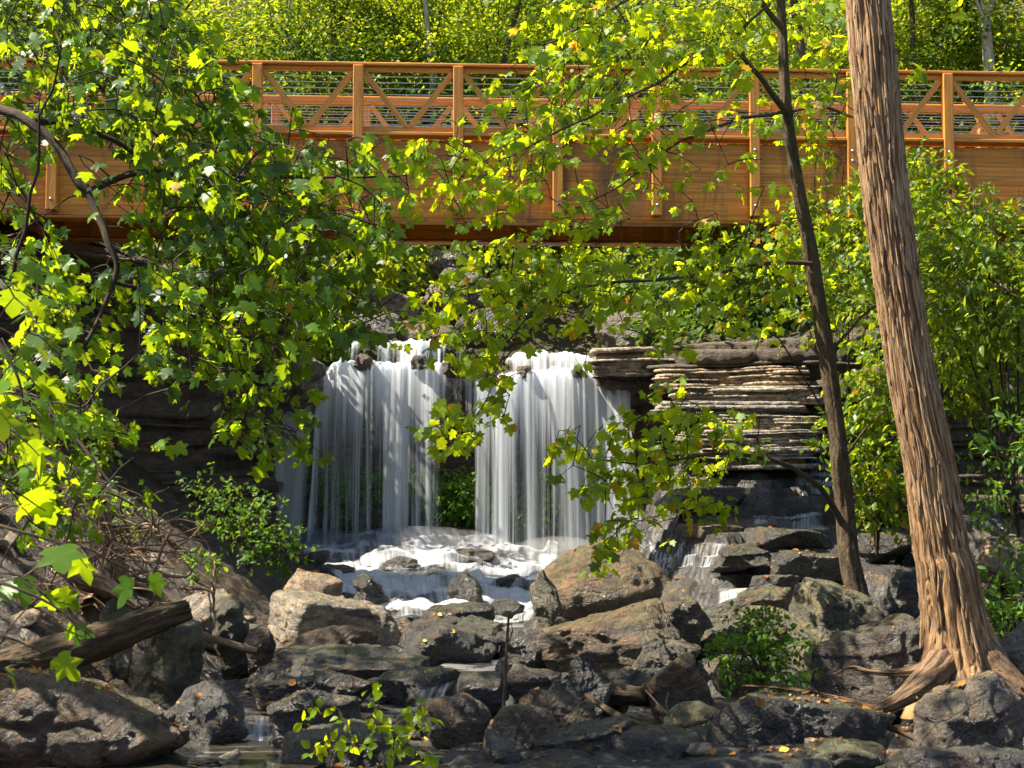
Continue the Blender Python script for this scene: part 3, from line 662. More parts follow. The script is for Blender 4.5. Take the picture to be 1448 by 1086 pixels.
# ------------------------------------------------------------------ big leafy tree at left
def left_tree():
    t = thing('maple_tree', 'dark-branched maple hanging over the left half of the bridge and bank', 'tree', at(-330, 1010, 10.6))
    base = np.array(t.location)
    o_parts = []
    tr = MB(); P = limb(tr, [(-330, 1020, 10.6), (-310, 800, 10.6), (-280, 500, 10.5), (-240, 250, 10.4), (-230, -50, 10.4), (-220, -400, 10.4)], [.2, .16, .14, .12, .1, .06], 14, 50)
    o_parts.append(('trunk', tr, M_TWIG))
    lb = MB(); N = []
    def L(pts, r, **k):
        p = limb(lb, [(a, b, c * 1.16) for a, b, c in pts], [q * 1.16 for q in r], 8, 40, .012); N.extend(p)
    L([(-270, 300, 9.0), (-120, 170, 8.8), (0, 152, 8.6), (45, 178, 8.5), (82, 216, 8.45), (110, 258, 8.4), (126, 274, 8.4), (140, 310, 8.35), (150, 345, 8.3), (164, 372, 8.3), (160, 402, 8.3), (150, 430, 8.25), (130, 475, 8.2), (95, 525, 8.1), (50, 570, 8.0), (0, 612, 7.9), (-40, 640, 7.8)],
      [.036, .031, .028, .026, .023, .02, .016, .013, .011, .009, .006])
    L([(126, 272, 8.4), (165, 256, 8.4), (215, 245, 8.4), (260, 243, 8.4), (330, 248, 8.4), (400, 252, 8.4), (480, 252, 8.4), (575, 246, 8.4)], [.024, .02, .018, .015, .012, .009, .005])
    L([(45, 172, 8.5), (95, 174, 8.7), (150, 195, 8.8), (200, 228, 8.9), (260, 270, 9.0), (330, 310, 9.1), (420, 400, 9.2)], [.022, .02, .017, .014, .011, .006])
    L([(-235, 60, 9), (-60, -60, 9), (55, -10, 9), (80, 40, 9), (110, 90, 9), (150, 140, 9.1), (220, 190, 9.2), (300, 260, 9.2)], [.05, .036, .024, .018, .015, .012, .006])
    L([(-60, -60, 9), (120, -60, 9.2), (200, 10, 9.3), (260, 70, 9.4), (300, 130, 9.4)], [.03, .024, .018, .012, .006])
    L([(-230, 0, 9), (-100, -200, 9), (100, -300, 9.3), (300, -380, 9.6), (450, -420, 9.9)], [.06, .05, .04, .025, .01])
    L([(-265, 420, 9.1), (-120, 470, 8.6), (-40, 520, 8), (40, 560, 7.6), (110, 620, 7.4), (160, 690, 7.3)], [.03, .02, .014, .01, .006])
    L([(160, 400, 8.3), (230, 420, 8.6), (300, 470, 8.7), (360, 560, 8.7), (425, 640, 8.7)], [.012, .011, .009, .007, .004])
    rows = ["5567783100", "5667787310", "5677888510", "5567888840", "65467788611", "42236788767664", "41124688888775300", "5112247888877620",
            "6401246778876610", "7611377888766100", "56554688886662200", "3564378877875420", "5432065666520000", "6554023465100000",
            "6656311366400000", "5545530146600000", "6543210000300000", "5543000000000000", "3322000000000000"]
    mb = MB(); tw = MB(); T_ = []; cl = []
    gen = list(cells(rows, 0, 0))
    for x, y, d in gen:
        k = d * (1.0 if d > 3 else .30) * (1.35 if y < 420 and 70 < x < 430 else 1); k = int(k) + (random.random() < k % 1)
        for _ in range(k):
            Y = random.gauss(10.3, .8) if x > 60 or y < 350 else random.gauss(9.0, .6)
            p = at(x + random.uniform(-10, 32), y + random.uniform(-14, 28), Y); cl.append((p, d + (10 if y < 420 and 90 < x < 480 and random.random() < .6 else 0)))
    # the crown goes on outside the frame, above and to the left
    for _ in range(520):
        x = random.uniform(-620, 420); y = random.uniform(-520, -10) if random.random() < .6 or x > 0 else random.uniform(-500, 450)
        if x > 0 and y > -20: continue
        if x > 200 - y * -.0 and y > -150 and x > 330: continue
        cl.append((at(x, y, random.gauss(11.5, 1.6)), 5))
    for p, d in cl:
        dv = np.array((random.gauss(.55, .45), random.gauss(0, .5), random.gauss(-.35, .3)))
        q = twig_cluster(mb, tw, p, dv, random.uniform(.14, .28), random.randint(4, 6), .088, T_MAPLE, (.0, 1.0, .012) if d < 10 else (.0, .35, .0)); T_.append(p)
    # unseen limb and leaves added above the picture to dapple the bed with shade
    hi = MB(); hn = 0
    L([(-220, -300, 9.0), (-200, -700, 9.6), (-150, -1200, 10.5), (-60, -1500, 12), (60, -1500, 13.5)], [.10, .09, .07, .05, .02])
    while hn < 900:
        q = np.array((random.uniform(-13, -2.5), random.uniform(8.2, 14.5), random.uniform(8.6, 10.8)))
        if q[2] < CZ + q[1] * .40: continue
        if fbm(np.array([(q[0] * .42, q[1] * .42, 4.0)]), 61, 3)[0] < .10 + .05 * random.gauss(0, 1): continue
        hn += 1; twig_cluster(hi, tw if hn % 4 == 0 else None, q, RNG.normal(size=3) * np.array((1, 1, .3)), .3, 5, .14, T_MAPLE, (.0, 1.0, .012))
        if hn % 4 == 0: T_.append(q)
    o_parts.append(('added_shade_crown', hi, M_LEAF_L))
    grow(tw, N, T_)
    o_parts += [('limb', lb, M_TWIG), ('twigs', tw, M_TWIG), ('crown', mb, M_LEAF_L)]
    # out-of-focus lower leaves close to the camera
    mb2 = MB(); tw2 = MB(); N2 = list(limb(tw2, [(-200, 640, 5.6), (-60, 720, 5.2), (20, 745, 5.0), (90, 770, 5.0)], [.01, .008, .006, .003], 6, 24)) + \
        list(limb(tw2, [(-200, 700, 5.4), (-40, 800, 5.1), (20, 825, 5.0), (70, 850, 5.0), (105, 880, 5.0)], [.01, .008, .006, .005, .003], 6, 24)) + \
        list(limb(tw2, [(-200, 350, 5.6), (-60, 430, 5.3), (10, 500, 5.2), (40, 600, 5.2)], [.012, .01, .007, .003], 6, 24))
    T2 = []
    for (x, y, n) in [(75, 760, 2), (40, 735, 2), (10, 690, 3), (0, 800, 2), (30, 815, 2), (60, 840, 2), (85, 868, 2), (5, 900, 1), (-10, 940, 2), (160, 768, 1), (110, 700, 1), (150, 790, 1),
                      (0, 390, 3), (20, 420, 3), (-10, 460, 3), (10, 510, 3), (25, 560, 3), (5, 600, 3), (10, 640, 3), (-20, 560, 3), (40, 470, 1), (-15, 350, 2)]:
        p = at(x, y, random.uniform(4.9, 5.5)); T2.append(p)
        twig_cluster(mb2, tw2, p, (random.gauss(.7, .2), random.gauss(0, .4), -.4), .16, n, .105, T_MAPLE, (.2, .8, .0), droop=.5)
    grow(tw2, N2, T2, .006, .0025)
    o_parts += [('low_twigs', tw2, M_TWIG), ('low_foliage', mb2, M_LEAF_L)]
    for n, m, mt in o_parts:
        o = m.obj(n, mt, t); o.matrix_parent_inverse.translation = -base
left_tree()

# ------------------------------------------------------------------ slim tree in the middle right
def displaced_trunk(mb, pts, r, k=48, n=160, amp=.02, seed=3, flare=0, lobes=5):
    P = spline([at(*p) for p in pts], n); rr = np.interp(np.linspace(0, 1, n), np.linspace(0, 1, len(r)), r)
    V, Q, _ = sweep(P, rr, k); C = np.repeat(P, k, 0); R = V - C
    th = np.tile(np.arange(k) * 2 * math.pi / k, n); L = np.concatenate([[0], np.cumsum(np.linalg.norm(np.diff(P, axis=0), axis=1))]); v = np.repeat(L, k)
    cyl = np.stack([np.cos(th) * 1.0, np.sin(th) * 1.0, v * .5], -1)
    twist = np.stack([np.cos(th) * 2.5, np.sin(th) * 2.5, v * .75], -1) + fbm(cyl * 1.5, seed + 9, 2)[:, None] * .7
    fine = np.stack([np.cos(th) * 5.5, np.sin(th) * 5.5, v * 2.4], -1) + fbm(cyl * 3, seed + 3, 2)[:, None] * .9
    dsp = -1.5 * (1 - np.abs(fbm(twist, seed, 3))) ** 9 - .9 * (1 - np.abs(fbm(fine, seed + 1, 3))) ** 8 + .35 * fbm(fine * 2.1, seed + 6, 3) + fbm(cyl * 2, seed + 2, 3) * .8
    f = 1 + dsp[:, None] * amp / np.repeat(rr, k)[:, None]
    if flare:
        g = np.clip(1 - v / flare, 0, 1) ** 2.2
        f = f * (1 + (g * (.38 + .6 * np.maximum(np.cos(lobes * th + 1.0 + fbm(cyl, seed, 2) * 1.5), -.3)))[:, None])
    U = np.stack([th * float(np.mean(rr)), v], -1)
    mb.add(C + R * f, [Q], uv=U); return P

def slim_tree():
    b = at(1214, 842, 16.6); t = thing('slim_tree', 'slim dark leaning tree with bright lobed leaves right of the waterfall', 'tree', b)
    tr = MB(); P = displaced_trunk(tr, [(1222, 905, 16.6), (1211, 838, 16.6), (1200, 780, 16.6), (1194, 710, 16.6), (1187, 650, 16.5), (1182, 600, 16.5), (1169, 500, 16.4), (1153, 400, 16.3), (1143, 340, 16.2), (1126, 250, 16.1), (1112, 150, 16.0), (1107, 50, 16.0), (1100, -60, 15.9), (1085, -300, 15.8)],
                                   [.17, .135, .122, .115, .11, .105, .1, .098, .092, .075, .064, .055, .05, .02], 36, 130, .012, 5, flare=.7, lobes=4)
    N = list(P[60:]); lb = MB()
    def L(pts, r, n=36):
        N.extend(limb(lb, pts, r, 8, n, .012))
    L([(1116, 160, 16), (1098, 140, 15.8), (1075, 108, 15.6), (1042, 68, 15.3), (1052, 40, 15.2), (1090, 5, 15.2)], [.04, .036, .03, .026, .02, .012])
    L([(1042, 68, 15.3), (1005, 70, 15.0), (980, 84, 14.8), (930, 116, 14.4), (880, 142, 14.0), (830, 168, 13.7), (770, 196, 13.5), (690, 232, 13.3), (600, 228, 13.2)], [.024, .02, .017, .014, .012, .008, .004])
    L([(1116, 158, 16), (1060, 166, 15.5), (1005, 182, 15), (940, 215, 14.5), (880, 260, 14.2), (800, 300, 14)], [.024, .02, .016, .011, .005])
    L([(1120, 158, 16), (1160, 152, 15.7), (1208, 166, 15.3), (1270, 175, 15)], [.022, .018, .013, .005])
    L([(1107, 40, 16), (1040, -30, 15.6), (940, -20, 15), (850, 20, 14.6), (780, 60, 14.4), (720, 60, 14.3)], [.034, .028, .022, .016, .01, .005])
    L([(1148, 372, 16.2), (1080, 372, 15.8), (1000, 388, 15.2), (920, 395, 14.8), (840, 400, 14.4), (770, 432, 14), (715, 510, 13.8), (670, 585, 13.7), (604, 630, 13.6)], [.028, .024, .02, .016, .012, .009, .006, .004])
    L([(1000, 388, 15.2), (960, 330, 15.0), (1010, 300, 15.2)], [.012, .009, .005])
    L([(1192, 742, 16.55), (1180, 718, 16.4), (1155, 685, 16.0), (1114, 658, 15.4), (1073, 647, 15.0), (1020, 642, 14.6), (970, 648, 14.4), (900, 655, 14.2), (840, 650, 14.0)], [.042, .036, .03, .026, .02, .014, .01, .005])
    L([(1170, 500, 16.4), (1230, 440, 16.2), (1280, 420, 16)], [.02, .013, .005])
    L([(1188, 660, 16.5), (1230, 600, 16.2), (1265, 575, 16)], [.018, .012, .005])
    # rows start at x=560
    rows = ["0001256778887777430", "0000257778777567430", "0000367776655346643", "0023577554323366020", "0014765555434455011", "4567763255322344000", "0666554264323233000", "0334234532112344000",
            "0003466521356655000", "0035666543466655000", "3467765555556543000", "0577654134334430000", "0046312001310110000", "0026300000200000000",
            "0044000014521000000", "0340012235553000000", "0000002555541000000", "0000000343340000000", "0000000242010000000", "0000000300000000000", "0000000100000000000"]
    mb = MB(); tw = MB(); T_ = []; cl = []
    for x, y, d in cells(rows, 560, 0):
        k = d * (1.5 if y > 540 else .95 if d > 3 else .34); k = int(k) + (random.random() < k % 1)
        for _ in range(k):
            s = (x - 600) / 600.0
            Y = 13.2 + max(0, min(1, s)) * 2.6 + random.gauss(0, .45)
            x_ = x + random.uniform(2, 42); y_ = y + random.uniform(-8, 34)
            if abs(x_ - np.interp(y_, [0, 150, 250, 340, 500, 650, 800], [1107, 1112, 1126, 1143, 1169, 1187, 1205])) < 42: Y = random.uniform(16.3, 17.1)
            cl.append(at(x_, y_, Y))
    for _ in range(240):
        cl.append(at(random.uniform(620, 1500), random.uniform(-420, -5), random.gauss(15.2, .9)))
    for p in cl:
        dv = np.array((random.gauss(-.65, .45), random.gauss(-.15, .45), random.gauss(-.2, .3)))
        twig_cluster(mb, tw, p, dv, random.uniform(.16, .32), random.randint(5, 7), .104, T_MAPLE, (.15, 1.0, .035), droop=.5, nbias=(-.3, -.35, .85)); T_.append(p)
    grow(tw, N, T_, .014, .004)
    for n, m, mt in (('trunk', tr, M_BARK), ('limb', lb, M_BARK), ('twigs', tw, M_TWIG), ('crown', mb, M_LEAF_S)):
        o = m.obj(n, mt, t); o.matrix_parent_inverse.translation = -b
slim_tree()

# ------------------------------------------------------------------ cedar trunk at right
def cedar():
    b = at(1350, 965, 12.6); t = thing('cedar_tree', 'big leaning cedar trunk with shaggy red-brown bark and spreading roots', 'tree', b)
    tr = MB()
    c = [(1364, 1000, 12.6), (1360, 965, 12.6), (1357, 925, 12.6), (1349, 872, 12.6), (1338, 800, 12.55), (1331, 775, 12.55), (1313, 650, 12.5), (1288, 525, 12.45), (1269, 400, 12.4), (1250, 250, 12.35), (1236, 100, 12.3), (1227, 0, 12.3), (1215, -150, 12.2), (1195, -420, 12.1)]
    w = [.33, .315, .30, .275, .25, .235, .215, .2, .193, .195, .195, .185, .18, .16]
    displaced_trunk(tr, c, w, 200, 460, .019, 11, flare=1.0, lobes=5)
    tr.obj('trunk', M_CEDAR, t).matrix_parent_inverse.translation = -b
    ms = MB(); Pc = spline([at(*p) for p in c], 460); rc = np.interp(np.linspace(0, 1, 460), np.linspace(0, 1, len(w)), w)
    Lc = np.concatenate([[0], np.cumsum(np.linalg.norm(np.diff(Pc, axis=0), axis=1))])
    for k in range(620):
        v0 = random.uniform(.5, Lc[-1] - .8); ln = random.uniform(.15, .7); th = random.uniform(0, 6.283); wd = random.uniform(.006, .022); n = 9
        vv = np.linspace(v0, v0 + ln, n); thv = th + fbm(np.stack([vv * 1.5, np.full(n, k * 1.3), vv * 0], -1), 3, 2) * .25
        C_ = np.stack([np.interp(vv, Lc, Pc[:, j]) for j in range(3)], -1); rr_ = np.interp(vv, Lc, rc) * (1 + .55 * np.clip(1 - vv / 1.0, 0, 1) ** 2.2)
        e = np.abs(np.linspace(-1, 1, n)); lift = .004 + .012 * e ** 3 * random.random() + .006 * random.random()
        prof = wd * (1 - .75 * e ** 3)
        rows = []
        for q_, up_ in ((-1, -.012), (-.5, 0), (.5, .001), (1, -.012)):
            a_ = thv + q_ * prof / rr_; R_ = rr_ + lift + up_; rows.append(C_ + np.stack([np.cos(a_) * R_, np.sin(a_) * R_, np.zeros(n)], -1))
        V_ = np.stack(rows, 1).reshape(-1, 3); ms.add(V_, [grid_faces(n, 4)], uv=np.stack([np.tile(np.array([-1, -.5, .5, 1]), n) * wd + k * .37, np.repeat(vv, 4)], -1))
    ms.obj('bark_strips', M_STRIP, t).matrix_parent_inverse.translation = -b
    roots = [([(1362, 890, 12.6), (1398, 940, 12.45), (1440, 978, 12.3), (1490, 1015, 12.2), (1560, 1050, 12)], [.16, .18, .13, .09, .04]),
             ([(1352, 915, 12.6), (1312, 958, 12.3), (1270, 990, 12.1), (1225, 1008, 11.95), (1180, 1020, 11.9)], [.16, .13, .07, .04, .012]),
             ([(1358, 925, 12.6), (1362, 970, 12.35), (1370, 1010, 12.15), (1376, 1050, 12)], [.16, .14, .09, .03]),
             ([(1352, 925, 12.6), (1290, 950, 12.65), (1235, 950, 12.8), (1205, 943, 12.9), (1180, 953, 12.9)], [.09, .05, .028, .018, .008]),
             ([(1235, 1000, 11.95), (1170, 984, 12.2), (1110, 974, 12.5), (1050, 970, 12.8)], [.018, .018, .015, .008])]
    for p, r in roots:
        m = MB(); P = displaced_trunk(m, p, r, 32, 90, .012, 31 + len(p))
        m.obj('root', M_CROOT, t).matrix_parent_inverse.translation = -b
cedar()

# ------------------------------------------------------------------ footbridge
def bridge():
    c0 = at(724, 310, 21.6); yaw = math.radians(3.0)
    z0 = c0[2]; t = thing('footbridge', 'long orange-stained timber footbridge with cable railings above the waterfall', 'footbridge', (0, 21.6, z0))
    t.rotation_euler = (0, 0, yaw)
    x0, x1 = -13.2, 13.6; L = x1 - x0; cx = (x0 + x1) / 2
    bay = 1.525; xs = [(787 - 724) / F * 21.6 + .02 + bay * k for k in range(-8, 9)]; xs = [x for x in xs if x0 < x < x1]
    H1 = 1.20; RT = 2.385                                       # girder height, rail top above girder bottom
    def bevbox(name, c, d, mat, parent, R=None, w=.012):
        m = MB(); m.box((0, 0, 0), d); o = obj(name, m.mesh(name, mat, False), parent, c)
        if R is not None: o.rotation_euler = R
        md = o.modifiers.new('edge', 'BEVEL'); md.width = w; md.segments = 2
        return o
    for side, y in ((0, 0.0), (1, 2.0)):
        g = bevbox('girder', (cx, y + .15, H1 / 2), (L, .3, H1), M_FASCIA, t)
        bevbox('bottom_plate', (cx, y + .15, -.022), (L, .34, .036), M_FASCIA, t)
        bevbox('top_rail', (cx, y - .01, RT - .022), (L, .2, .045), M_RAIL, t)
        bevbox('sub_rail', (cx, y + .0, RT - .085), (L, .06, .075), M_RAIL, t)
        bevbox('bottom_rail', (cx, y + .0, H1 + .17), (L, .07, .075), M_RAIL, t)
        bevbox('curb', (cx, y + .05, H1 + .085), (L, .34, .055), M_RAIL, t)
        for k in range(10):
            m = MB(); zc = H1 + .255 + k * (.93 / 10); m.tube([(x0, y + .03, zc), (0, y + .03, zc - .002), (x1, y + .03, zc)], .0065, 6); m.obj('cable', M_STEEL, t)
        yo = y - .075 if side == 0 else y + .40
        for i, x in enumerate(xs):
            bot = .06
            p = bevbox('post', (x, yo, (bot + RT - .05) / 2), (.155, .13, RT - .052 - bot), M_POST, t)
            for zc, dx in ((1.09, .0), (.94, .0), (.22, .0)):
                m = MB(); fy = -.065 if side == 0 else .065
                a = np.linspace(0, 2 * math.pi, 13)[:-1]
                ring = [np.stack([np.cos(a) * r, np.full(12, fy + s), np.sin(a) * r], -1) for r, s in ((.026, 0), (.026, -.008 if side == 0 else .008), (.012, -.022 if side == 0 else .022))]
                V = np.concatenate(ring) + np.array((dx, 0, zc - (bot + RT - .05) / 2)); Q = np.array([(i_ + 12 * r_, (i_ + 1) % 12 + 12 * r_, (i_ + 1) % 12 + 12 * (r_ + 1), i_ + 12 * (r_ + 1)) for r_ in range(2) for i_ in range(12)])
                m.add(V, [Q, np.array([list(range(24, 36))])]); m.obj('bolt', M_STEEL, p)
        za, zb = RT - .14, H1 + .21
        for i in range(len(xs) - 1):
            a, b2 = xs[i], xs[i + 1]; mid = (a + b2) / 2
            for s_, xa, xb in ((0, a + .09, mid - .03), (1, b2 - .09, mid + .03)):
                l = math.hypot(xb - xa, za - zb); ang = math.atan2(zb - za, xb - xa)
                bevbox('brace', ((xa + xb) / 2, y - .03 - .004 * s_, (za + zb) / 2), (l, .045, .085), M_RAIL, t, (0, -ang, 0), .006)
    n = int(L / .15)
    m = MB()
    for k in range(n): m.box((x0 + .075 + k * .15, 1.15, H1 + .03), (.142, 1.7, .045))
    m.obj('deck', M_DECK, t, False)
    for k in range(9):
        bevbox('joist', (x0 + 1 + k * 3.1, 1.15, H1 - .14), (.14, 1.69, .26), M_FASCIA, t)
bridge()

# ------------------------------------------------------------------ falling water
def lipf(px, pts): return np.interp(px, [p[0] for p in pts], [p[1] for p in pts])
LIP = [(440, 575), (450, 548), (458, 526), (470, 514), (500, 511), (560, 513), (610, 511), (655, 517), (680, 531), (705, 534), (722, 528), (760, 523), (810, 523), (850, 528), (880, 538), (890, 552), (896, 575)]
BOT = [(430, 772), (480, 778), (560, 786), (640, 800), (720, 812), (780, 815), (860, 805), (900, 800)]
DEN = [(440, .25), (450, .62), (458, .58), (466, .50), (478, .55), (492, .50), (505, .52), (520, .57), (535, .53), (552, .66), (570, .68), (582, .54), (590, .60), (600, .52), (612, .58), (622, .46), (640, .40), (655, .38), (668, .44), (676, .56), (690, .50), (700, .58), (716, .62), (735, .58), (750, .68), (762, .58), (772, .52), (790, .62), (806, .68), (822, .60), (842, .64), (862, .68), (876, .70), (888, .68), (893, .45), (896, .1)]
def sheet(x0, x1, lip, bot, Yl, throw, nu=260, nv=44, dens=None, seed=0, dadd=0, vfade=(.10, .12), top_boost=.17, edge=.02):
    px = np.linspace(x0, x1, nu); ly = lipf(px, lip) + fbm(np.stack([px * .06, px * 0 + seed, px * 0], -1), 90 + seed, 3) * 4 + fbm(np.stack([px * .22, px * 0 + seed, px * 0], -1), 95 + seed, 2) * 4; by = lipf(px, bot)
    ywob = fbm(np.stack([px * .02, px * 0 + seed, px * 0], -1), 80 + seed, 3) * .28
    V = np.zeros((nu, nv, 3)); dn = np.zeros((nu, nv)); U = np.zeros((nu, nv, 2))
    f = np.linspace(-.06, 1, nv)
    for i in range(nu):
        a = at(px[i], ly[i], Yl); zb = at(px[i], by[i], Yl - throw)[2]; H = a[2] - zb
        fp = np.maximum(f, 0); V[i, :, 2] = a[2] - H * fp ** 1.0 + np.where(f < 0, .02 + f * .1, -0)
        V[i, :, 1] = Yl + ywob[i] - throw * np.sqrt(fp) + np.where(f < 0, -f * 9, 0)
        V[i, :, 0] = a[0] + (.30 * sst(.5, 1, (px[i] - 440) / 456) - .16 * (1 - sst(.0, .3, (px[i] - 440) / 456))) * fp ** 1.3 + (fbm(np.stack([px[i:i + 1] * .11, [seed * 1.7], [0]], -1), 7, 2)[0] * .05) * fp
        V[i, :, 2] = np.where(fp > 0, V[i, :, 2] + .12 * np.exp(-fp * 14) * 0, V[i, :, 2])
        dd = (lipf(px[i], dens) if dens else .56) + dadd + .005 - .02 * float(sst(430, 470, px[i]) * (1 - sst(640, 680, px[i])))
        dn[i] = dd + top_boost * np.exp(-fp * 4.0) - .05 * sst(.1, .5, fp)
        dn[i] *= 1 - sst(1 - vfade[1], 1.0, fp) * vfade[0]
        e = min(px[i] - x0, x1 - px[i]) / (x1 - x0); dn[i] *= sst(0, edge, e)
        U[i, :, 0] = V[i, :, 0]; U[i, :, 1] = f * H + seed * 10
    m = MB(); m.add(V.reshape(-1, 3), [grid_faces(nu, nv)], uv=U.reshape(-1, 2), dens=dn.reshape(-1)); return m
def waterfall():
    b = at(670, 790, 26.6); t = thing('waterfall', 'silky white waterfall dropping over the dark rock lip in two broad curtains', 'waterfall', b)
    def P(n, m, mt):
        o = m.obj(n, mt, t); o.matrix_parent_inverse.translation = -b
    P('water_curtain', sheet(440, 896, LIP, BOT, 27.1, .42, dens=DEN, seed=0), M_FALL)
    P('water_curtain', sheet(448, 894, LIP, BOT, 27.35, .36, dens=DEN, seed=3, dadd=-.08), M_VEIL)
    P('water_curtain', sheet(378, 456, [(378, 590), (400, 585), (430, 580), (456, 560)], [(378, 762), (456, 774)], 27.5, .25, 80, dens=[(378, .72), (400, .86), (420, .84), (456, .74)], seed=5, top_boost=.05, edge=.3), M_VEIL)
    P('upper_cascade', sheet(488, 662, [(488, 484), (560, 480), (662, 484)], [(488, 512), (662, 516)], 27.9, .3, 140, 14, dens=[(488, .55), (520, .5), (545, .6), (580, .62), (610, .55), (662, .5)], seed=7, top_boost=.12), M_FALL)
    P('upper_cascade', sheet(712, 848, [(712, 502), (760, 497), (820, 500), (848, 508)], [(712, 530), (848, 528)], 27.9, .3, 120, 14, dens=[(712, .5), (740, .65), (848, .62)], seed=9, top_boost=.12), M_FALL)
    S = [(451, 3, 1), (476, 4, .8), (494, 4, .7), (500, 3, .7), (521, 6, .9), (528, 4, .8), (549, 9, .95), (558, 10, 1), (566, 8, 1), (591, 4, .95), (606, 7, .85), (615, 5, .8), (677, 6, .95), (683, 4, .7), (704, 8, .85), (715, 5, .8), (728, 5, .8), (749, 9, 1), (755, 7, .9), (768, 4, .9), (773, 3, .8), (797, 11, .95), (806, 10, 1), (826, 6, .9), (843, 7, .9), (862, 11, .95), (872, 13, 1), (882, 13, 1), (889, 6, .9), (410, 4, .8), (400, 10, .5)]
    for k, (px, w, a) in enumerate(S):
        lp = LIP if px > 440 else [(378, 590), (456, 570)]; bt = BOT if px > 440 else [(378, 760), (456, 772)]
        Yl = 26.95 + random.uniform(-.05, .12) if px > 440 else 27.4
        nv = 40; f = np.linspace(0, 1, nv); top = at(px, lipf(px, lp) - 1, Yl); zb = at(px, lipf(px, bt) + 4, Yl - .4)[2]
        nu = 9; V = np.zeros((nu, nv, 3)); dn = np.zeros((nu, nv)); U = np.zeros((nu, nv, 2)); hw = w / F * Yl * .55
        slant = random.uniform(-.03, .05)
        for i in range(nu):
            q = -1 + 2 * i / (nu - 1); spread = 1 + .5 * f
            V[i, :, 0] = top[0] + q * hw * spread + slant * f + .012 * np.sin(f * 5 + k); V[i, :, 1] = Yl - .44 * np.sqrt(f) - (1 - q * q) * hw * .5
            V[i, :, 2] = top[2] + (zb - top[2]) * f
            dn[i] = (.2 + (.5 if w > 5 else .36) * a * (1 - q * q) ** .8) * (1 - .35 * sst(.8, 1, f)) * sst(0, .04, f + .02)
            U[i, :, 0] = q * hw + k * 3; U[i, :, 1] = f * 3.5
        m = MB(); m.add(V.reshape(-1, 3), [grid_faces(nu, nv)], uv=U.reshape(-1, 2), dens=dn.reshape(-1)); P('water_strand', m, M_STRAND)
waterfall()

def cascade(name, label, quad, Ys, nu=90, nv=70, lift=.045, amp=.05, steps=.1, dens=.6, seed=0, mat=None, edge=.12, group=None, hug=True):
    """water running down over rock: quad = top-left, top-right, bottom-right, bottom-left pixels at the depths Ys"""
    a, b, c, d = [at(*p, y) for p, y in zip(quad, Ys)]
    u = np.linspace(0, 1, nu)[:, None, None]; v = np.linspace(0, 1, nv)[None, :, None]
    Q = (a * (1 - u) + b * u) * (1 - v) + (d * (1 - u) + c * u) * v
    V = Q.reshape(-1, 3).copy(); N = len(V)
    P2 = V * np.array((1.0, 1.0, 0))
    if hug:
        zz = gz(V[:, 0], V[:, 1]).reshape(nu, nv)
        for _ in range(2):
            zz[1:-1] = (zz[:-2] + zz[2:] + 2 * zz[1:-1]) / 4; zz[:, 1:-1] = (zz[:, :-2] + zz[:, 2:] + 2 * zz[:, 1:-1]) / 4
        V[:, 2] = zz.reshape(-1) + lift
    else:
        f = np.tile(np.linspace(0, 1, nv), nu); zt = Q[:, 0, 2].repeat(nv); zb = Q[:, -1, 2].repeat(nv)
        V[:, 2] = zt + (zb - zt) * (.75 * sst(.12, .62, f + fbm(P2 * 3, 130 + seed, 2) * .12) + .25 * f)
    V[:, 2] += fbm(P2 * np.array((1.9, 1.9, 1)), 140 + seed, 4) * amp * (1 if hug else .4)
    if steps: V[:, 2] += (1 - np.abs(fbm(P2 * np.array((.9, 1.5, 1)) + 9, 147 + seed, 3))) ** 4 * .12
    if steps: q = (V[:, 2] + fbm(P2 * np.array((1.9, 1.3, 1)), 149 + seed, 3) * .16) / steps - 0; V[:, 2] = (np.floor(q) + sst(.25, 1, q - np.floor(q))) * steps * .32 + V[:, 2] * .68
    uu = np.repeat(np.linspace(0, 1, nu), nv); vv = np.tile(np.linspace(0, 1, nv), nu)
    e = np.minimum(np.minimum(uu, 1 - uu) / edge, np.minimum(vv + .04, 1 - vv) / edge)
    dn = (dens + fbm(P2 * 1.4, 150 + seed, 4) * (.55 if steps else .34)) * sst(0, 1, e + fbm(P2 * 2.2, 160 + seed, 3) * .5)
    w = np.linalg.norm(b - a); l = np.linalg.norm(d - a)
    m = MB(); m.add(V, [grid_faces(nu, nv)], uv=np.stack([uu * w, vv * l], -1) * (1 if hug and w > 2 else 3), dens=dn)
    o = m.obj(name, mat or M_FOAM); tag(o, label, 'cascade', group); return o
cascade('cascade', 'wide white foaming apron of water at the foot of the waterfall', [(400, 756), (820, 786), (770, 900), (500, 884)], (27.3, 27.2, 19.0, 19.6), 240, 270, dens=.64, amp=.13, lift=.08, steps=.11, seed=1, edge=.12)
def yh(*q): return tuple(y_hit(*p) for p in q)
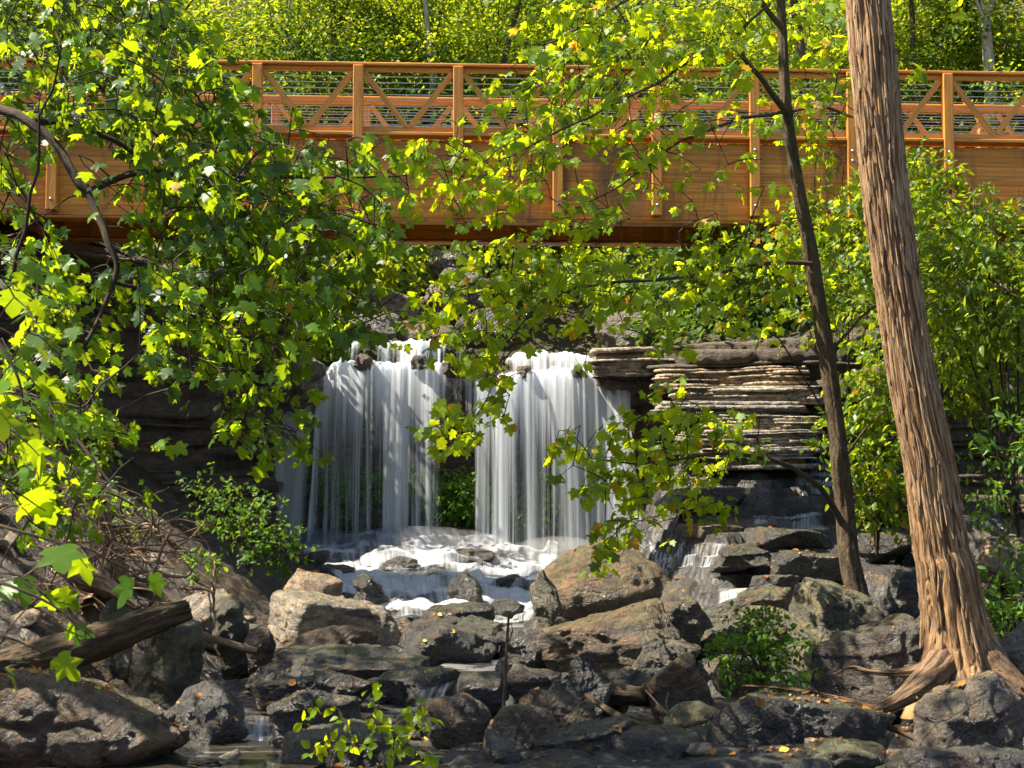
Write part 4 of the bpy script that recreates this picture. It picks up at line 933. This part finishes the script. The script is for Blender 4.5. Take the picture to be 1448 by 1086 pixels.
for lab, q, nu, nv, dn, sd, gr in (
    ('veil of water spreading left of the slope right of the brown boulder', [(905, 764), (1000, 768), (990, 812), (925, 812)], 50, 40, .60, 2, None),
    ('wide little cascade on the upper wet slope left of the slim tree', [(1044, 712), (1182, 700), (1184, 742), (1040, 748)], 90, 60, .58, 3, 'little cascades on the wet slope'),
    ('narrow two-step cascade on the lower wet slope above the mossy rocks', [(1016, 806), (1066, 802), (1050, 850), (996, 856)], 60, 60, .52, 4, 'little cascades on the wet slope'),
    ('tiny spill high behind the slim tree under the ledges', [(1130, 652), (1206, 652), (1204, 684), (1106, 688)], 60, 40, .54, 5, 'little cascades on the wet slope'),
    ('thin water slide right of the brown boulder', [(985, 780), (1040, 772), (1000, 806), (945, 820)], 40, 30, .60, 6, 'little cascades on the wet slope')):
    cascade('cascade', lab, q, yh(*q), nu, nv, dens=dn, seed=sd, edge=.2, group=gr, steps=0, lift=.03, amp=.02)
G3 = 'little foreground cascades'
cascade('cascade', 'small white cascade beside the dark faceted block in the foreground', [(318, 1014), (392, 1010), (392, 1056), (300, 1058)], (11.9, 11.9, 11.35, 11.35), 60, 50, dens=.47, seed=7, edge=.14, group=G3, steps=0, hug=False, amp=.03)
cascade('cascade', 'little central spill of water between the dark shelves', [(590, 966), (650, 962), (625, 1004), (558, 1006)], (13.6, 13.6, 12.9, 12.9), 40, 30, dens=.50, seed=8, edge=.18, group=G3, steps=0, hug=False, amp=.03)

def pool(label, poly, z, dens=.45, seed=0):
    """flat water patch: star-shaped outline of ground points around its middle"""
    P = np.array(poly, float); c = P.mean(0); n = len(P); ring = spline(np.concatenate([P, P[:1]]), 96)[:-1]
    V = []; U = []
    for k in np.linspace(0, 1, 14): V.append(c + (ring - c) * k)
    V = np.concatenate(V); m = len(ring)
    V3 = np.stack([V[:, 0], V[:, 1], np.full(len(V), z)], -1); V3[:, 2] += fbm(V3 * 2.5, 170 + seed, 3) * .012
    Q = np.array([(r * m + i, r * m + (i + 1) % m, (r + 1) * m + (i + 1) % m, (r + 1) * m + i) for r in range(1, 13) for i in range(m)])
    dn = dens + fbm(V3 * np.array((.8, 2.4, 0)), 175 + seed, 3) * .3
    mb = MB(); mb.add(V3, [Q, np.array([(0, m + i, m + (i + 1) % m) for i in range(m)])], uv=np.stack([V3[:, 1], V3[:, 0] * .6], -1), dens=dn)
    tag(mb.obj('stream', M_STREAM), label, 'stream', kind='structure')
def gp(px, py): y = y_of(py); return ((px - 724) / F * y, y)
pool('smooth brown pool sliding past the mossy mound in the lower left', [gp(60, 1090), gp(200, 1062), gp(330, 1050), gp(440, 1056), gp(470, 1075), gp(440, 1100), (-1.2, 9.6), (-3.4, 9.6)], .04, .44)
pool('little flat pool above the central spill', [gp(590, 962), gp(640, 945), gp(720, 942), gp(725, 955), gp(660, 968)], .13, .46, 2)
pool('shallow water below the central spill', [gp(540, 1010), gp(600, 1000), gp(640, 1004), gp(600, 1024), gp(520, 1040), gp(480, 1030)], .06, .42, 3)
pool('dark shallow water between the lower right rocks', [gp(860, 1040), gp(940, 1020), gp(1000, 1030), gp(1000, 1080), gp(880, 1084)], .05, .34, 4)
pool('foamy pool behind the thin upright stick', [gp(640, 930), gp(700, 900), gp(760, 880), gp(770, 905), gp(720, 930)], .15, .48, 5)

# ------------------------------------------------------------------ shrubs, ferns and small plants
def bush(name, label, blobs, base, tm, size, mat, n_per=60, tone=(.1, .95, .0), group=None, droop=.35, stems=True, cat='shrub', nl=(6, 9), L=(.2, .4), Lmat=None):
    """blobs: (px, py, Y, radius in px)"""
    b = at(*base); t = thing(name, label, cat, b, group); mb = MB(); tw = MB(); T_ = []; N = [b + np.array((0, 0, z)) for z in np.linspace(0, .4, 6)]
    for (x, y, Y, r) in blobs:
        c = at(x, y, Y); R = r / F * Y; N.extend(spline([b, (b + c) / 2 + np.array((0, 0, .15)), c], 14)[3:])
        P = spline([b, (b + c) / 2 + np.array((0, 0, .15)), c], 14); tw.tube(P, np.linspace(.02, .006, 14), 6, False)
        for _ in range(n_per):
            d = unit(RNG.normal(size=3)); q = c + d * R * np.array((1, .9, .85)) * (RNG.uniform(.3, 1.0) ** .6 * (1 if RNG.random() < .75 else 1.55))
            dv = d * .7 + np.array((0, 0, .15)) + RNG.normal(size=3) * .35
            twig_cluster(mb, tw, q, dv, RNG.uniform(*L), int(RNG.integers(*nl)), size, tm, tone, droop=droop, nbias=(-.3, -.3, .9), rad=.003); T_.append(q)
    grow(tw, N, T_, .008, .003)
    for n, m, mt in (('stems', tw, M_TWIG), ('foliage', mb, mat)):
        o = m.obj(n, mt, t); o.matrix_parent_inverse.translation = -b
RB = 'shrubs on the right bank'
bush('shrub', 'bright green bush crowding the right edge below the bridge', [(1395, 360, 15.5, 66), (1370, 400, 15.3, 70), (1440, 420, 15.2, 80), (1360, 470, 15.6, 60), (1410, 345, 16, 50)], (1440, 760, 16.3), T_LANCE, .115, M_LEAF_SH, 105, (.2, 1.0, .0), RB)
bush('shrub', 'leafy bush right behind the cedar trunk in front of the bridge', [(1300, 262, 18, 38), (1335, 310, 17.8, 50), (1300, 350, 17.6, 60), (1320, 420, 17.6, 60)], (1330, 740, 18), T_BROAD, .10, M_LEAF_SH, 80, (.1, 1.0, .0), RB)
bush('shrub', 'shaded bush between the slim tree and the cedar trunk', [(1235, 560, 17.5, 40), (1225, 620, 17.3, 45), (1250, 660, 17, 45), (1260, 520, 18, 50), (1240, 700, 16.9, 25)], (1240, 790, 17.2), T_BROAD, .10, M_LEAF_SH, 70, (.2, .95, .02), RB)
bush('shrub', 'dark undergrowth below the bridge behind the slim tree', [(1200, 350, 21, 70), (1200, 430, 20.6, 60), (1250, 300, 21, 60), (1100, 350, 22, 60), (1020, 370, 23, 50)], (1200, 640, 22.5), T_BROAD, .12, M_LEAF_SH, 110, (.2, 1.0, .0), RB)
bush('shrub', 'dark bush at the right edge behind the bright one', [(1390, 520, 18.5, 70), (1440, 540, 18.2, 60), (1350, 540, 18.5, 50), (1330, 480, 18.6, 50)], (1420, 740, 18.8), T_BROAD, .10, M_LEAF_SH, 80, (.0, .7, .0), RB)
bush('fern', 'feathery fern fronds reaching in from the right edge', [(1410, 680, 14.2, 35), (1440, 720, 14, 40), (1430, 620, 14.5, 28)], (1470, 790, 14.6), T_LANCE, .10, M_FERN, 22, (.3, 1.0, .0), 'low plants at the right edge', droop=.25, cat='fern')
bush('fern', 'low fern beside the cedar trunk at the right edge', [(1420, 830, 14.2, 35), (1445, 870, 14, 40), (1400, 860, 14, 20)], (1440, 920, 14.2), T_LANCE, .10, M_FERN, 30, (.2, 1.0, .0), 'low plants at the right edge', droop=.25, cat='fern')
bush('shrub', 'small leafy green bush among the rocks left of the cedar roots', [(1070, 915, 13.6, 40), (1100, 935, 13.4, 30), (1045, 935, 13.5, 28), (1080, 895, 13.8, 25)], (1078, 965, 13.5), T_BROAD, .065, M_FERN, 34, (.3, 1.0, .02), None, droop=.2, L=(.12, .32))
bush('shrub', 'green bush at the left foot of the waterfall', [(335, 735, 20, 38), (370, 757, 19.8, 30), (312, 712, 20.2, 28), (398, 777, 19.8, 18)], (350, 805, 20), T_BROAD, .085, M_FERN, 42, (.0, .40, .0), None, droop=.3, L=(.15, .45))
bush('fern', 'small bright plant on the left bank among the roots', [(130, 700, 15, 30), (190, 730, 15.5, 22), (90, 690, 15, 25), (280, 795, 16.5, 14)], (150, 745, 15.2), T_LANCE, .085, M_FERN, 16, (.2, 1.0, .0), None, droop=.2, cat='plant', L=(.08, .18))
FG = 'ferns behind the falling water'
for i, (l, bl, bs) in enumerate([('clump of ferns behind the left curtain of falling water', [(475, 690, 27.6, 26), (505, 690, 27.5, 24), (535, 690, 27.5, 22), (490, 710, 27.5, 20)], (500, 725, 27.7)),
                                 ('clump of ferns behind the middle of the waterfall', [(590, 690, 27.6, 24), (570, 700, 27.5, 16)], (585, 722, 27.7)),
                                 ('biggest bright green fern clump left of the right curtain', [(640, 690, 27.5, 28), (665, 700, 27.4, 28), (690, 710, 27.4, 22), (630, 712, 27.4, 20)], (655, 735, 27.7)),
                                 ('fern patch behind the right curtain of falling water', [(780, 690, 27.7, 28), (830, 700, 27.7, 26), (750, 730, 27.6, 26)], (790, 740, 27.8))]):
    bush('fern', l, bl, bs, T_LANCE, .11, M_FERN, 70, (.2, 1.0, .0), FG, droop=.5, cat='fern', L=(.1, .25))
bush('shrub', 'yellow-green shrubs under the bridge above the left part of the fall', [(520, 370, 31, 35), (560, 385, 31, 30), (490, 390, 30, 28), (600, 365, 33, 22)], (530, 420, 31), T_BROAD, .17, M_LEAF_BG, 55, (.5, 1.0, .1), 'shrubs in the gap under the bridge')
bush('shrub', 'green shrubs under the bridge right of the layered outcrop', [(720, 370, 32, 35), (770, 385, 31.5, 35), (840, 380, 31, 40), (900, 370, 31, 45), (880, 420, 30, 35)], (800, 440, 31), T_BROAD, .17, M_LEAF_BG, 60, (.2, 1.0, .03), 'shrubs in the gap under the bridge')
bush('shrub', 'dark green shrubs under the bridge near the slim tree', [(960, 400, 28.5, 40), (1010, 400, 28, 45), (1060, 400, 27.5, 40), (1100, 420, 27, 36)], (1020, 460, 28.5), T_BROAD, .17, M_LEAF_DK, 60, (.1, .9, .0), 'shrubs in the gap under the bridge')
bush('shrub', 'small yellow bush on the cliff top above the bleached log', [(140, 345, 27.5, 28), (110, 350, 27.6, 20)], (130, 372, 27.5), T_BROAD, .13, M_LEAF_BG, 40, (.5, 1.0, .1), 'shrubs in the gap under the bridge')
# foreground sapling with yellow-green leaves
def sapling():
    b = at(545, 1086, 10.3); t = thing('sapling', 'bright yellow-green sapling with serrated leaves at the bottom edge', 'sapling', b); mb = MB(); tw = MB()
    for pts in ([(545, 1095), (500, 1045), (475, 1000), (440, 1020)], [(545, 1095), (540, 1040), (535, 1000), (540, 975)], [(545, 1095), (575, 1050), (600, 1025), (612, 1010)], [(545, 1095), (560, 1066), (590, 1060), (615, 1068)], [(545, 1095), (520, 1060), (470, 1045), (440, 1060)], [(545, 1095), (556, 1060), (560, 1030), (585, 1000)]):
        P = spline([at(x, y, 10.3 + random.uniform(-.25, .25)) for x, y in pts], 14); P[0] = b; tw.tube(P, np.linspace(.006, .002, 14), 5, False)
        for p, d in zip(P[4::2], np.gradient(P, axis=0)[4::2]):
            twig_cluster(mb, tw, p, unit(d) + RNG.normal(size=3) * .5, .09, 5, .085, T_BROAD, (.6, 1.0, .0), droop=.3, rad=.0018, nbias=(-.2, -.5, .8))
    for n, m, mt in (('stem', tw, M_TWIG), ('foliage', mb, M_LEAF_S)):
        o = m.obj(n, mt, t); o.matrix_parent_inverse.translation = -b
sapling()

# ------------------------------------------------------------------ dead wood
def stick(name, label, pts, r, mat, k=10, n=40, amp=.006, group=None, cat='stick', extra=()):
    mb = MB(); displaced_trunk(mb, pts, r, k, n, amp, 77)
    for e, er in extra: displaced_trunk(mb, e, er, max(8, k // 2), n // 2, amp * .5, 78)
    return tag(mb.obj(name, mat), label, cat, group)
stick('stick', 'thin upright dead stick standing among the rocks in the middle', [(712, 1008, 12.6), (714, 960, 12.7), (717, 910, 12.8), (720, 864, 12.8)], [.020, .017, .014, .010], M_LOG, amp=.003, extra=[([(716, 915, 12.8), (724, 895, 12.8), (723, 880, 12.8)], [.008, .006, .004])])
stick('stick', 'forked bare twig before the dark tilted boulder', [(958, 1045, 11.6), (948, 1015, 11.7), (930, 995, 11.8), (912, 975, 11.9)], [.012, .010, .008, .005], M_ROOT, amp=.002, extra=[([(946, 1012, 11.7), (942, 995, 11.7), (945, 978, 11.7)], [.009, .008, .005])])
stick('log', 'mossy rotten log slanting up beside the lower left mound', [(-20, 950, 11.6), (60, 930, 11.8), (140, 905, 12.0), (210, 880, 12.3), (266, 862, 12.5)], [.15, .17, .16, .13, .10], M_LOG, 40, 120, .03, cat='log')
stick('branch', 'pale bare branch lying between the log and the pale boulder', [(245, 882, 13.6), (290, 900, 13.8), (330, 912, 14.0), (362, 920, 14.1)], [.03, .04, .042, .035], M_ROOT, 14, 40, .008, cat='branch')
stick('log', 'bleached driftwood log on the cliff top under the bridge', [(70, 362, 25.6), (130, 368, 25.6), (190, 376, 25.7), (250, 392, 25.8)], [.10, .14, .13, .06], M_DRIFT, 30, 80, .03, cat='log')
stick('log', 'brown half-buried log right of the banded leaning rock', [(830, 970, 13.0), (870, 978, 12.9), (915, 982, 12.8)], [.07, .08, .07], M_LOG, 20, 40, .012, cat='log')
stick('branch', 'dark crooked branch lying below the cedar roots', [(1200, 1020, 11.3), (1260, 1030, 11.2), (1300, 1048, 11.0), (1370, 1075, 10.8)], [.02, .025, .022, .012], M_LOG, 12, 40, .006, cat='branch')
stick('branch', 'crooked root-like branch lying along the bottom in front of the flat rock', [(830, 985, 12.2), (880, 1015, 11.6), (930, 1030, 11.2), (1000, 1020, 11.0)], [.03, .035, .03, .02], M_LOG, 14, 40, .008, cat='branch')
def root_tangle():
    b = at(150, 800, 14.2); t = thing('uprooted_stump', 'uprooted stump with a tangle of bare pale roots on the left bank', 'stump', b)
    st = MB(); displaced_trunk(st, [(150, 860, 14.0), (150, 800, 14.3), (146, 750, 14.4), (143, 705, 14.4)], [.3, .2, .12, .05], 40, 60, .05, 91)
    displaced_trunk(st, [(75, 790, 13.6), (110, 815, 13.6), (150, 830, 13.7), (195, 860, 13.6)], [.08, .11, .1, .05], 24, 40, .03, 92)
    st.obj('stump', M_ROOT, t).matrix_parent_inverse.translation = -b
    m = MB()
    for k in range(130):
        x0 = random.gauss(150, 50); y0 = random.gauss(780, 35); Y = 14.2 + random.uniform(-.5, .5)
        an = random.uniform(0, 6.28); ln = random.uniform(40, 150); pts = [(x0, y0, Y)]
        for j in range(3):
            an += random.gauss(0, .55); x0 += math.cos(an) * ln / 3; y0 += math.sin(an) * ln / 3 * .75 + 4; Y += random.uniform(-.25, .2); pts.append((min(x0, 300), max(y0, 690), Y))
        r = random.choice((.007, .01, .013, .018)); P = limb(m, pts, [r, r * .8, r * .35], 5, 22, .02)
    m.obj('roots', M_ROOT, t).matrix_parent_inverse.translation = -b
root_tangle()

def mist():
    t = NT('spray'); v = t.n('VolumePrincipled', {'Color': (.95, .97, 1, 1), 'Density': .9, 'Anisotropy': .2}); t.set(t.out.inputs['Volume'], v.outputs[0])
    D, Fc = ico(4); mb = MB()
    for px, py, Y, a, b_, c in ((590, 782, 26.3, 1.9, .55, .5), (790, 806, 26.1, 1.25, .55, .62), (440, 772, 26.6, .9, .4, .35)):
        mb.add(D * np.array((a, b_, c)) + at(px, py, Y), [Fc])
    tag(mb.obj('mist', t.m), 'white spray hanging at the foot of the waterfall', 'mist', kind='stuff')
mist()

# fallen leaves and twigs on the rocks
BVH = bvh_all()
def litter():
    mb = MB(); pos = []; nr = []; tp = []; sz = []; tn = []
    n = 0
    while n < 3400:
        py = random.uniform(700, 1085); px = random.uniform(-30, 1480); Y = y_of(max(py, 790)) if py > 790 else random.uniform(18, 25)
        dens = 1.0 if (px < 330 and py > 930) else .8 if (px > 1080 and py > 850) else .4 if (330 < px < 600 and 880 < py < 960) else .3 if (px > 930 and py < 850) else .22
        if random.random() > dens: continue
        p, nm = drop((px - 724) / F * Y, Y, 5.5)
        if nm[2] < .5: continue
        if vn(np.array([p * 1.7]), 5)[0] < random.uniform(-.5, .6): continue
        n += 1; pos.append(p + nm * .012); nr.append(nm + RNG.normal(size=3) * .3); tp.append(unit(RNG.normal(size=3) * np.array((1, 1, .2)))); sz.append(random.uniform(.025, .05) if random.random() < .7 else random.uniform(.05, .10)); tn.append(random.random())
    leaves(mb, np.array(pos), np.array(tp), np.array(nr), np.array(sz), np.array(tn), T_BROAD)
    tag(mb.obj('fallen_leaves', M_LITTER), 'fallen orange and brown leaves scattered over the rocks', 'leaf litter', kind='stuff')
litter()

# ------------------------------------------------------------------ woodland on the slope
def crown_mesh(seed, R, H, n_cl, n_lf, size, mat, tone, tm=T_SIMPLE):
    r = np.random.default_rng(seed); mb = MB(); C = []
    for k in range(n_cl):
        d = unit(r.normal(size=3)); rad = r.uniform(.25, 1.0) ** .5
        wob = 1 + .3 * float(vn(d[None] * 2.0 + seed, seed)[0])
        c = d * rad * wob * np.array((R, R, H)); C.append(c)
        n = int(n_lf * r.uniform(.5, 1.4)); cr = R * r.uniform(.17, .33)
        out = unit(np.array((d[0], d[1], .15)))
        q = r.normal(size=(n, 3)) * np.array((cr, cr, cr * .20)); q[:, 2] -= .32 * np.sum(q[:, :2] ** 2, 1) / cr
        tb = r.normal(-.10, .34)
        leaves(mb, c + q, unit(out + q / cr * .8 + r.normal(size=(n, 3)) * .35 + np.array((0, 0, -.25))), np.array((0, 0, .75)) + q / cr * .55 + d * .3 + r.normal(size=(n, 3)) * .22, size * r.uniform(.6, 1.3, n),
               np.where(r.random(n) < tone[2], 1.0, np.clip(r.normal((tone[0] + tone[1]) / 2 + tb, (tone[1] - tone[0]) / 7, n), 0, .94)), tm)
    return mb.mesh('crown', mat), np.array(C)
def trunk_mesh(C, Ht, r0, mat, seed):
    m = MB(); s = np.linspace(0, 1, 16); r = np.random.default_rng(seed)
    P = np.stack([np.cumsum(r.normal(0, .05, 16)), np.cumsum(r.normal(0, .05, 16)), s * Ht - .5], -1)
    m.tube(P, r0 * (1 - .75 * s), 9)
    for c in C[::4]:
        tgt = c + np.array((0, 0, Ht * .8)); k = int(np.clip((tgt[2] / Ht) * 12 - 2, 5, 13)); a = P[k]
        m.tube(spline([a, (a + tgt) / 2 + np.array((0, 0, .2)), tgt], 8), np.linspace(r0 * .28, .012, 8), 5, False)
    return m.mesh('trunk', mat)
PROTO = []
for k, (R, H, mat, tone, bark) in enumerate([(2.3, 2.3, M_LEAF_BG, (.35, 1.0, .05), M_BARK), (2.6, 2.0, M_LEAF_BG, (.1, .9, .02), M_BARK), (2.1, 2.8, M_LEAF_DK, (.2, 1.0, 0), M_BARK), (2.5, 2.3, M_LEAF_BG, (.55, 1.0, .12), M_PALE), (2.8, 2.5, M_LEAF_DK, (.0, .8, 0), M_BARK), (2.2, 1.9, M_LEAF_BG, (.25, 1.0, .03), M_PALE)]):
    cm, C = crown_mesh(300 + k, R, H, 54, 150, .125, mat, tone); Ht = 5.2 + (k % 3) * .7
    PROTO.append((cm, trunk_mesh(C, Ht, .13 + .02 * (k % 3), bark, 400 + k), Ht))
def wood_tree(px, py, Y, proto, scale, label, name='woodland_tree', grp='trees on the slope behind the bridge'):
    """px, py: the middle of the crown in the photograph, Y its distance"""
    c = at(px, py, Y); cm, tm, Ht = PROTO[proto]; g = hill_at(c[0], Y)
    t = thing(name, label, 'tree', (c[0], Y, g), grp); t.rotation_euler = (0, 0, random.uniform(0, 6.28))
    ht = max((c[2] - g) , 1.0); k = ht / (Ht * .8)
    a = obj('trunk', tm, t); a.scale = (scale, scale, max(k, .2))
    b = obj('crown', cm, t, (0, 0, ht)); b.scale = (scale,) * 3
WT = [(60, 40, 40, 1, 'tree seen through the leaves at the far upper left corner'), (170, 60, 42, 3, 'yellow tree glimpsed behind the maple leaves at upper left'),
      (300, 30, 42, 3, 'golden yellow-green tree above the bridge right of the maple leaves'), (405, 70, 36, 3, 'pale yellow tree just above the rail left of the third clear post'),
      (455, -10, 46, 2, 'dark green tree at the top edge above the left rail bays'), (540, 40, 44, 4, 'dark shaded tree behind the second clear post from the left'),
      (600, 60, 38, 0, 'feathery yellow-green tree right above the rail left of center'), (660, 5, 45, 4, 'shaded green tree at the top edge left of the hanging bright leaves'),
      (690, 80, 37, 0, 'light green tree whose crown meets the rail at the picture middle'), (770, 30, 42, 2, 'dark tree behind the bright hanging leaves right of the middle'),
      (860, 60, 40, 1, 'green tree behind the densest bright leaves above the bridge'), (950, 20, 44, 4, 'dark tree at the top edge left of the slim tree'),
      (1040, 70, 39, 0, 'yellow-green tree behind the slim tree fork'), (1150, 30, 42, 1, 'green tree between the slim tree and the cedar above the rail'),
      (1290, 40, 40, 0, 'yellow-green tree right beside the cedar trunk above the rail'), (1345, 90, 37, 1, 'green tree reaching down to the rail right of the cedar'),
      (1430, 90, 36, 3, 'bright yellow tree behind the rail at the right edge'), (1400, 0, 44, 2, 'dark green tree at the upper right corner'),
      (1320, -30, 48, 4, 'dark tree at the top edge right of the cedar'),
      (330, 130, 36.5, 4, 'low dark tree seen through the cables left of the first clear post'), (460, 150, 35, 4, 'low dark tree seen through the cables of the third bay'),
      (570, 150, 35.5, 2, 'low deep green tree seen through the cables near the middle bays'), (680, 150, 34.5, 0, 'low light green tree seen through the cables left of the hanging leaves'),
      (900, 140, 35, 4, 'low dark tree behind the cables under the bright leaves'), (1000, 150, 35, 1, 'low green tree behind the cables left of the slim tree'),
      (1180, 150, 35, 0, 'low yellow-green tree behind the cables left of the cedar'), (1310, 160, 34, 2, 'low dark green tree behind the cables right of the cedar'),
      (1420, 170, 33.5, 3, 'low golden tree behind the cables at the right edge'), (200, 150, 36, 1, 'low green tree behind the cables hidden by maple leaves'), (60, 150, 35, 0, 'low light tree behind the bridge at the left edge'),
      (800, 150, 35, 0, 'low bright tree behind the cables right of the middle')]
for x, y, Y, p, l in WT: wood_tree(x, y, Y, p, random.uniform(.9, 1.15), l)
def bare_trunk(label, pts, r, mat, forks):
    b = at(*pts[0]); g = hill_at(b[0], b[1]); t = thing('woodland_tree', label, 'tree', (b[0], b[1], g), 'trees on the slope behind the bridge'); m = MB()
    P = [np.array((b[0], b[1], g - .3))] + [at(*p) for p in pts]; P = spline(P, 50); m.tube(P, np.linspace(r, r * .6, 50), 12)
    m.obj('trunk', mat, t).matrix_parent_inverse.translation = -np.array(t.location)
    for f, fr in forks:
        m = MB(); limb(m, f, fr, 8, 20); m.obj('limb', mat, t).matrix_parent_inverse.translation = -np.array(t.location)
    cm = PROTO[3][0]; o = obj('crown', cm, t); o.location = at(*pts[-1]) + np.array((0, 0, 2.2)) - np.array(t.location)
bare_trunk('pale-barked forked tree above the rail near the right edge', [(1402, 150, 33), (1398, 90, 33), (1394, 30, 33), (1393, -40, 33)], .17, M_PALE, [([(1394, 28, 33), (1385, 12, 33), (1378, -10, 33)], [.07, .05, .03]), ([(1394, 26, 33), (1402, 8, 33), (1412, -10, 33)], [.07, .05, .03])])
bare_trunk('dark straight trunk just right of the slim tree above the rail', [(1137, 130, 34), (1132, 70, 34), (1126, 30, 34), (1120, -30, 34)], .15, M_BARK, [])
bare_trunk('dark bare trunk above the rail of the third clear bay from the left', [(476, 130, 35), (472, 70, 35), (470, 20, 35), (474, -50, 35)], .13, M_BARK, [([(471, 40, 35), (488, 15, 35), (500, -15, 35)], [.05, .04, .02])])
bare_trunk('thin pale trunk above the rail near the picture middle', [(612, 130, 34), (607, 70, 34), (603, 20, 34), (596, -50, 34)], .09, M_PALE, [])
bare_trunk('leaning dark trunk above the rail left of the hanging bright leaves', [(700, 140, 33.5), (714, 80, 33.5), (730, 20, 33.5), (748, -50, 33.5)], .09, M_BARK, [])
bare_trunk('thin dark trunk beside the cedar above the rail on its right', [(1296, 150, 34), (1292, 90, 34), (1290, 30, 34), (1286, -50, 34)], .10, M_BARK, [])
def far_wood():
    """the wooded slope beyond the nearer trees, one mass"""
    rows = MB()
    for k in range(150):
        Y = random.uniform(47, 78); X = random.uniform(-.44, .44) * Y; g = hill_at(X, Y); r = np.random.default_rng(k)
        n = 240; c = np.array((X, Y, g + random.uniform(2, 6)))
        q = r.normal(size=(n, 3)) * np.array((1.7, 1.7, 1.5)); tb = r.uniform(.1, .8)
        leaves(rows, c + q, r.normal(size=(n, 3)) + np.array((0, -.3, -.5)), np.array((-.2, -.3, .9)) + r.normal(size=(n, 3)) * .5, .42 * r.uniform(.6, 1.3, n), np.clip(r.normal(tb, .2, n), 0, .94), T_SIMPLE)
    tag(rows.obj('woodland', M_LEAF_DK), 'wooded hillside far behind the bridge', 'woodland', kind='stuff')
far_wood()
def undergrowth():
    rows = MB(); r = np.random.default_rng(5); c = []
    for k in range(1000):
        Y = r.uniform(29.5, 37); X = r.uniform(-.42, .42) * Y
        if abs(X + .6) < 3.2 and Y < 33: continue
        c.append((X, Y, hill_at(X, Y)))
    for k in range(420):
        X, Y = (r.uniform(2.6, 10), r.uniform(26.6, 30.5)) if k % 5 < 3 else (r.uniform(-12, -3.6), r.uniform(25, 31)); c.append((X, Y, hill_at(X, Y)))
    c = np.array(c)
    for p in c:
        n = 26; q = r.normal(size=(n, 3)) * np.array((.45, .45, .25)) + np.array((0, 0, .35))
        leaves(rows, p + q, r.normal(size=(n, 3)) + np.array((0, -.2, -.3)), np.array((-.2, -.2, .9)) + r.normal(size=(n, 3)) * .5, .17 * r.uniform(.6, 1.3, n), np.clip(r.normal(.45, .25, n), 0, .94), T_SIMPLE)
    tag(rows.obj('undergrowth', M_LEAF_DK), 'low green undergrowth covering the slope under the trees', 'undergrowth', kind='stuff')
undergrowth()

# ------------------------------------------------------------------ light, sky, camera
SUN = unit(np.array((-.58, -.06, .81)))
el = math.asin(SUN[2]); az = math.atan2(SUN[0], SUN[1])
w = bpy.data.worlds.new('World'); scene.world = w; w.use_nodes = True; nt = w.node_tree; nt.nodes.clear()
sk = nt.nodes.new('ShaderNodeTexSky'); sk.sky_type = 'NISHITA'; sk.sun_disc = False; sk.sun_elevation = el; sk.sun_rotation = az
bg = nt.nodes.new('ShaderNodeBackground'); bg.inputs['Strength'].default_value = .09; ow = nt.nodes.new('ShaderNodeOutputWorld')
nt.links.new(sk.outputs[0], bg.inputs[0]); nt.links.new(bg.outputs[0], ow.inputs[0])
ld = bpy.data.lights.new('sun', 'SUN'); ld.energy = 5.0; ld.angle = math.radians(.5); ld.color = (1, .90, .72)
lo = bpy.data.objects.new('sun', ld); COL.objects.link(lo); lo.rotation_euler = Vector(SUN).to_track_quat('Z', 'Y').to_euler()
cd = bpy.data.cameras.new('camera'); cd.sensor_width = 36; cd.lens = 36 * F / 1448; cd.clip_end = 500; cd.clip_start = .1
cd.dof.use_dof = True; cd.dof.focus_distance = 20; cd.dof.aperture_fstop = 9
co = bpy.data.objects.new('camera', cd); COL.objects.link(co); co.location = (0, 0, CZ); co.rotation_euler = (math.pi / 2 + PITCH, 0, 0)
scene.camera = co
vs = scene.view_settings; vs.view_transform = 'Standard'; vs.look = 'None'; vs.gamma = 1; vs.exposure = 1.6
cy = scene.cycles; cy.use_denoising = True; cy.max_bounces = 8; cy.diffuse_bounces = 3; cy.glossy_bounces = 2; cy.transmission_bounces = 6; cy.transparent_max_bounces = 16
cy.sample_clamp_indirect = 6; cy.caustics_reflective = False; cy.caustics_refractive = False
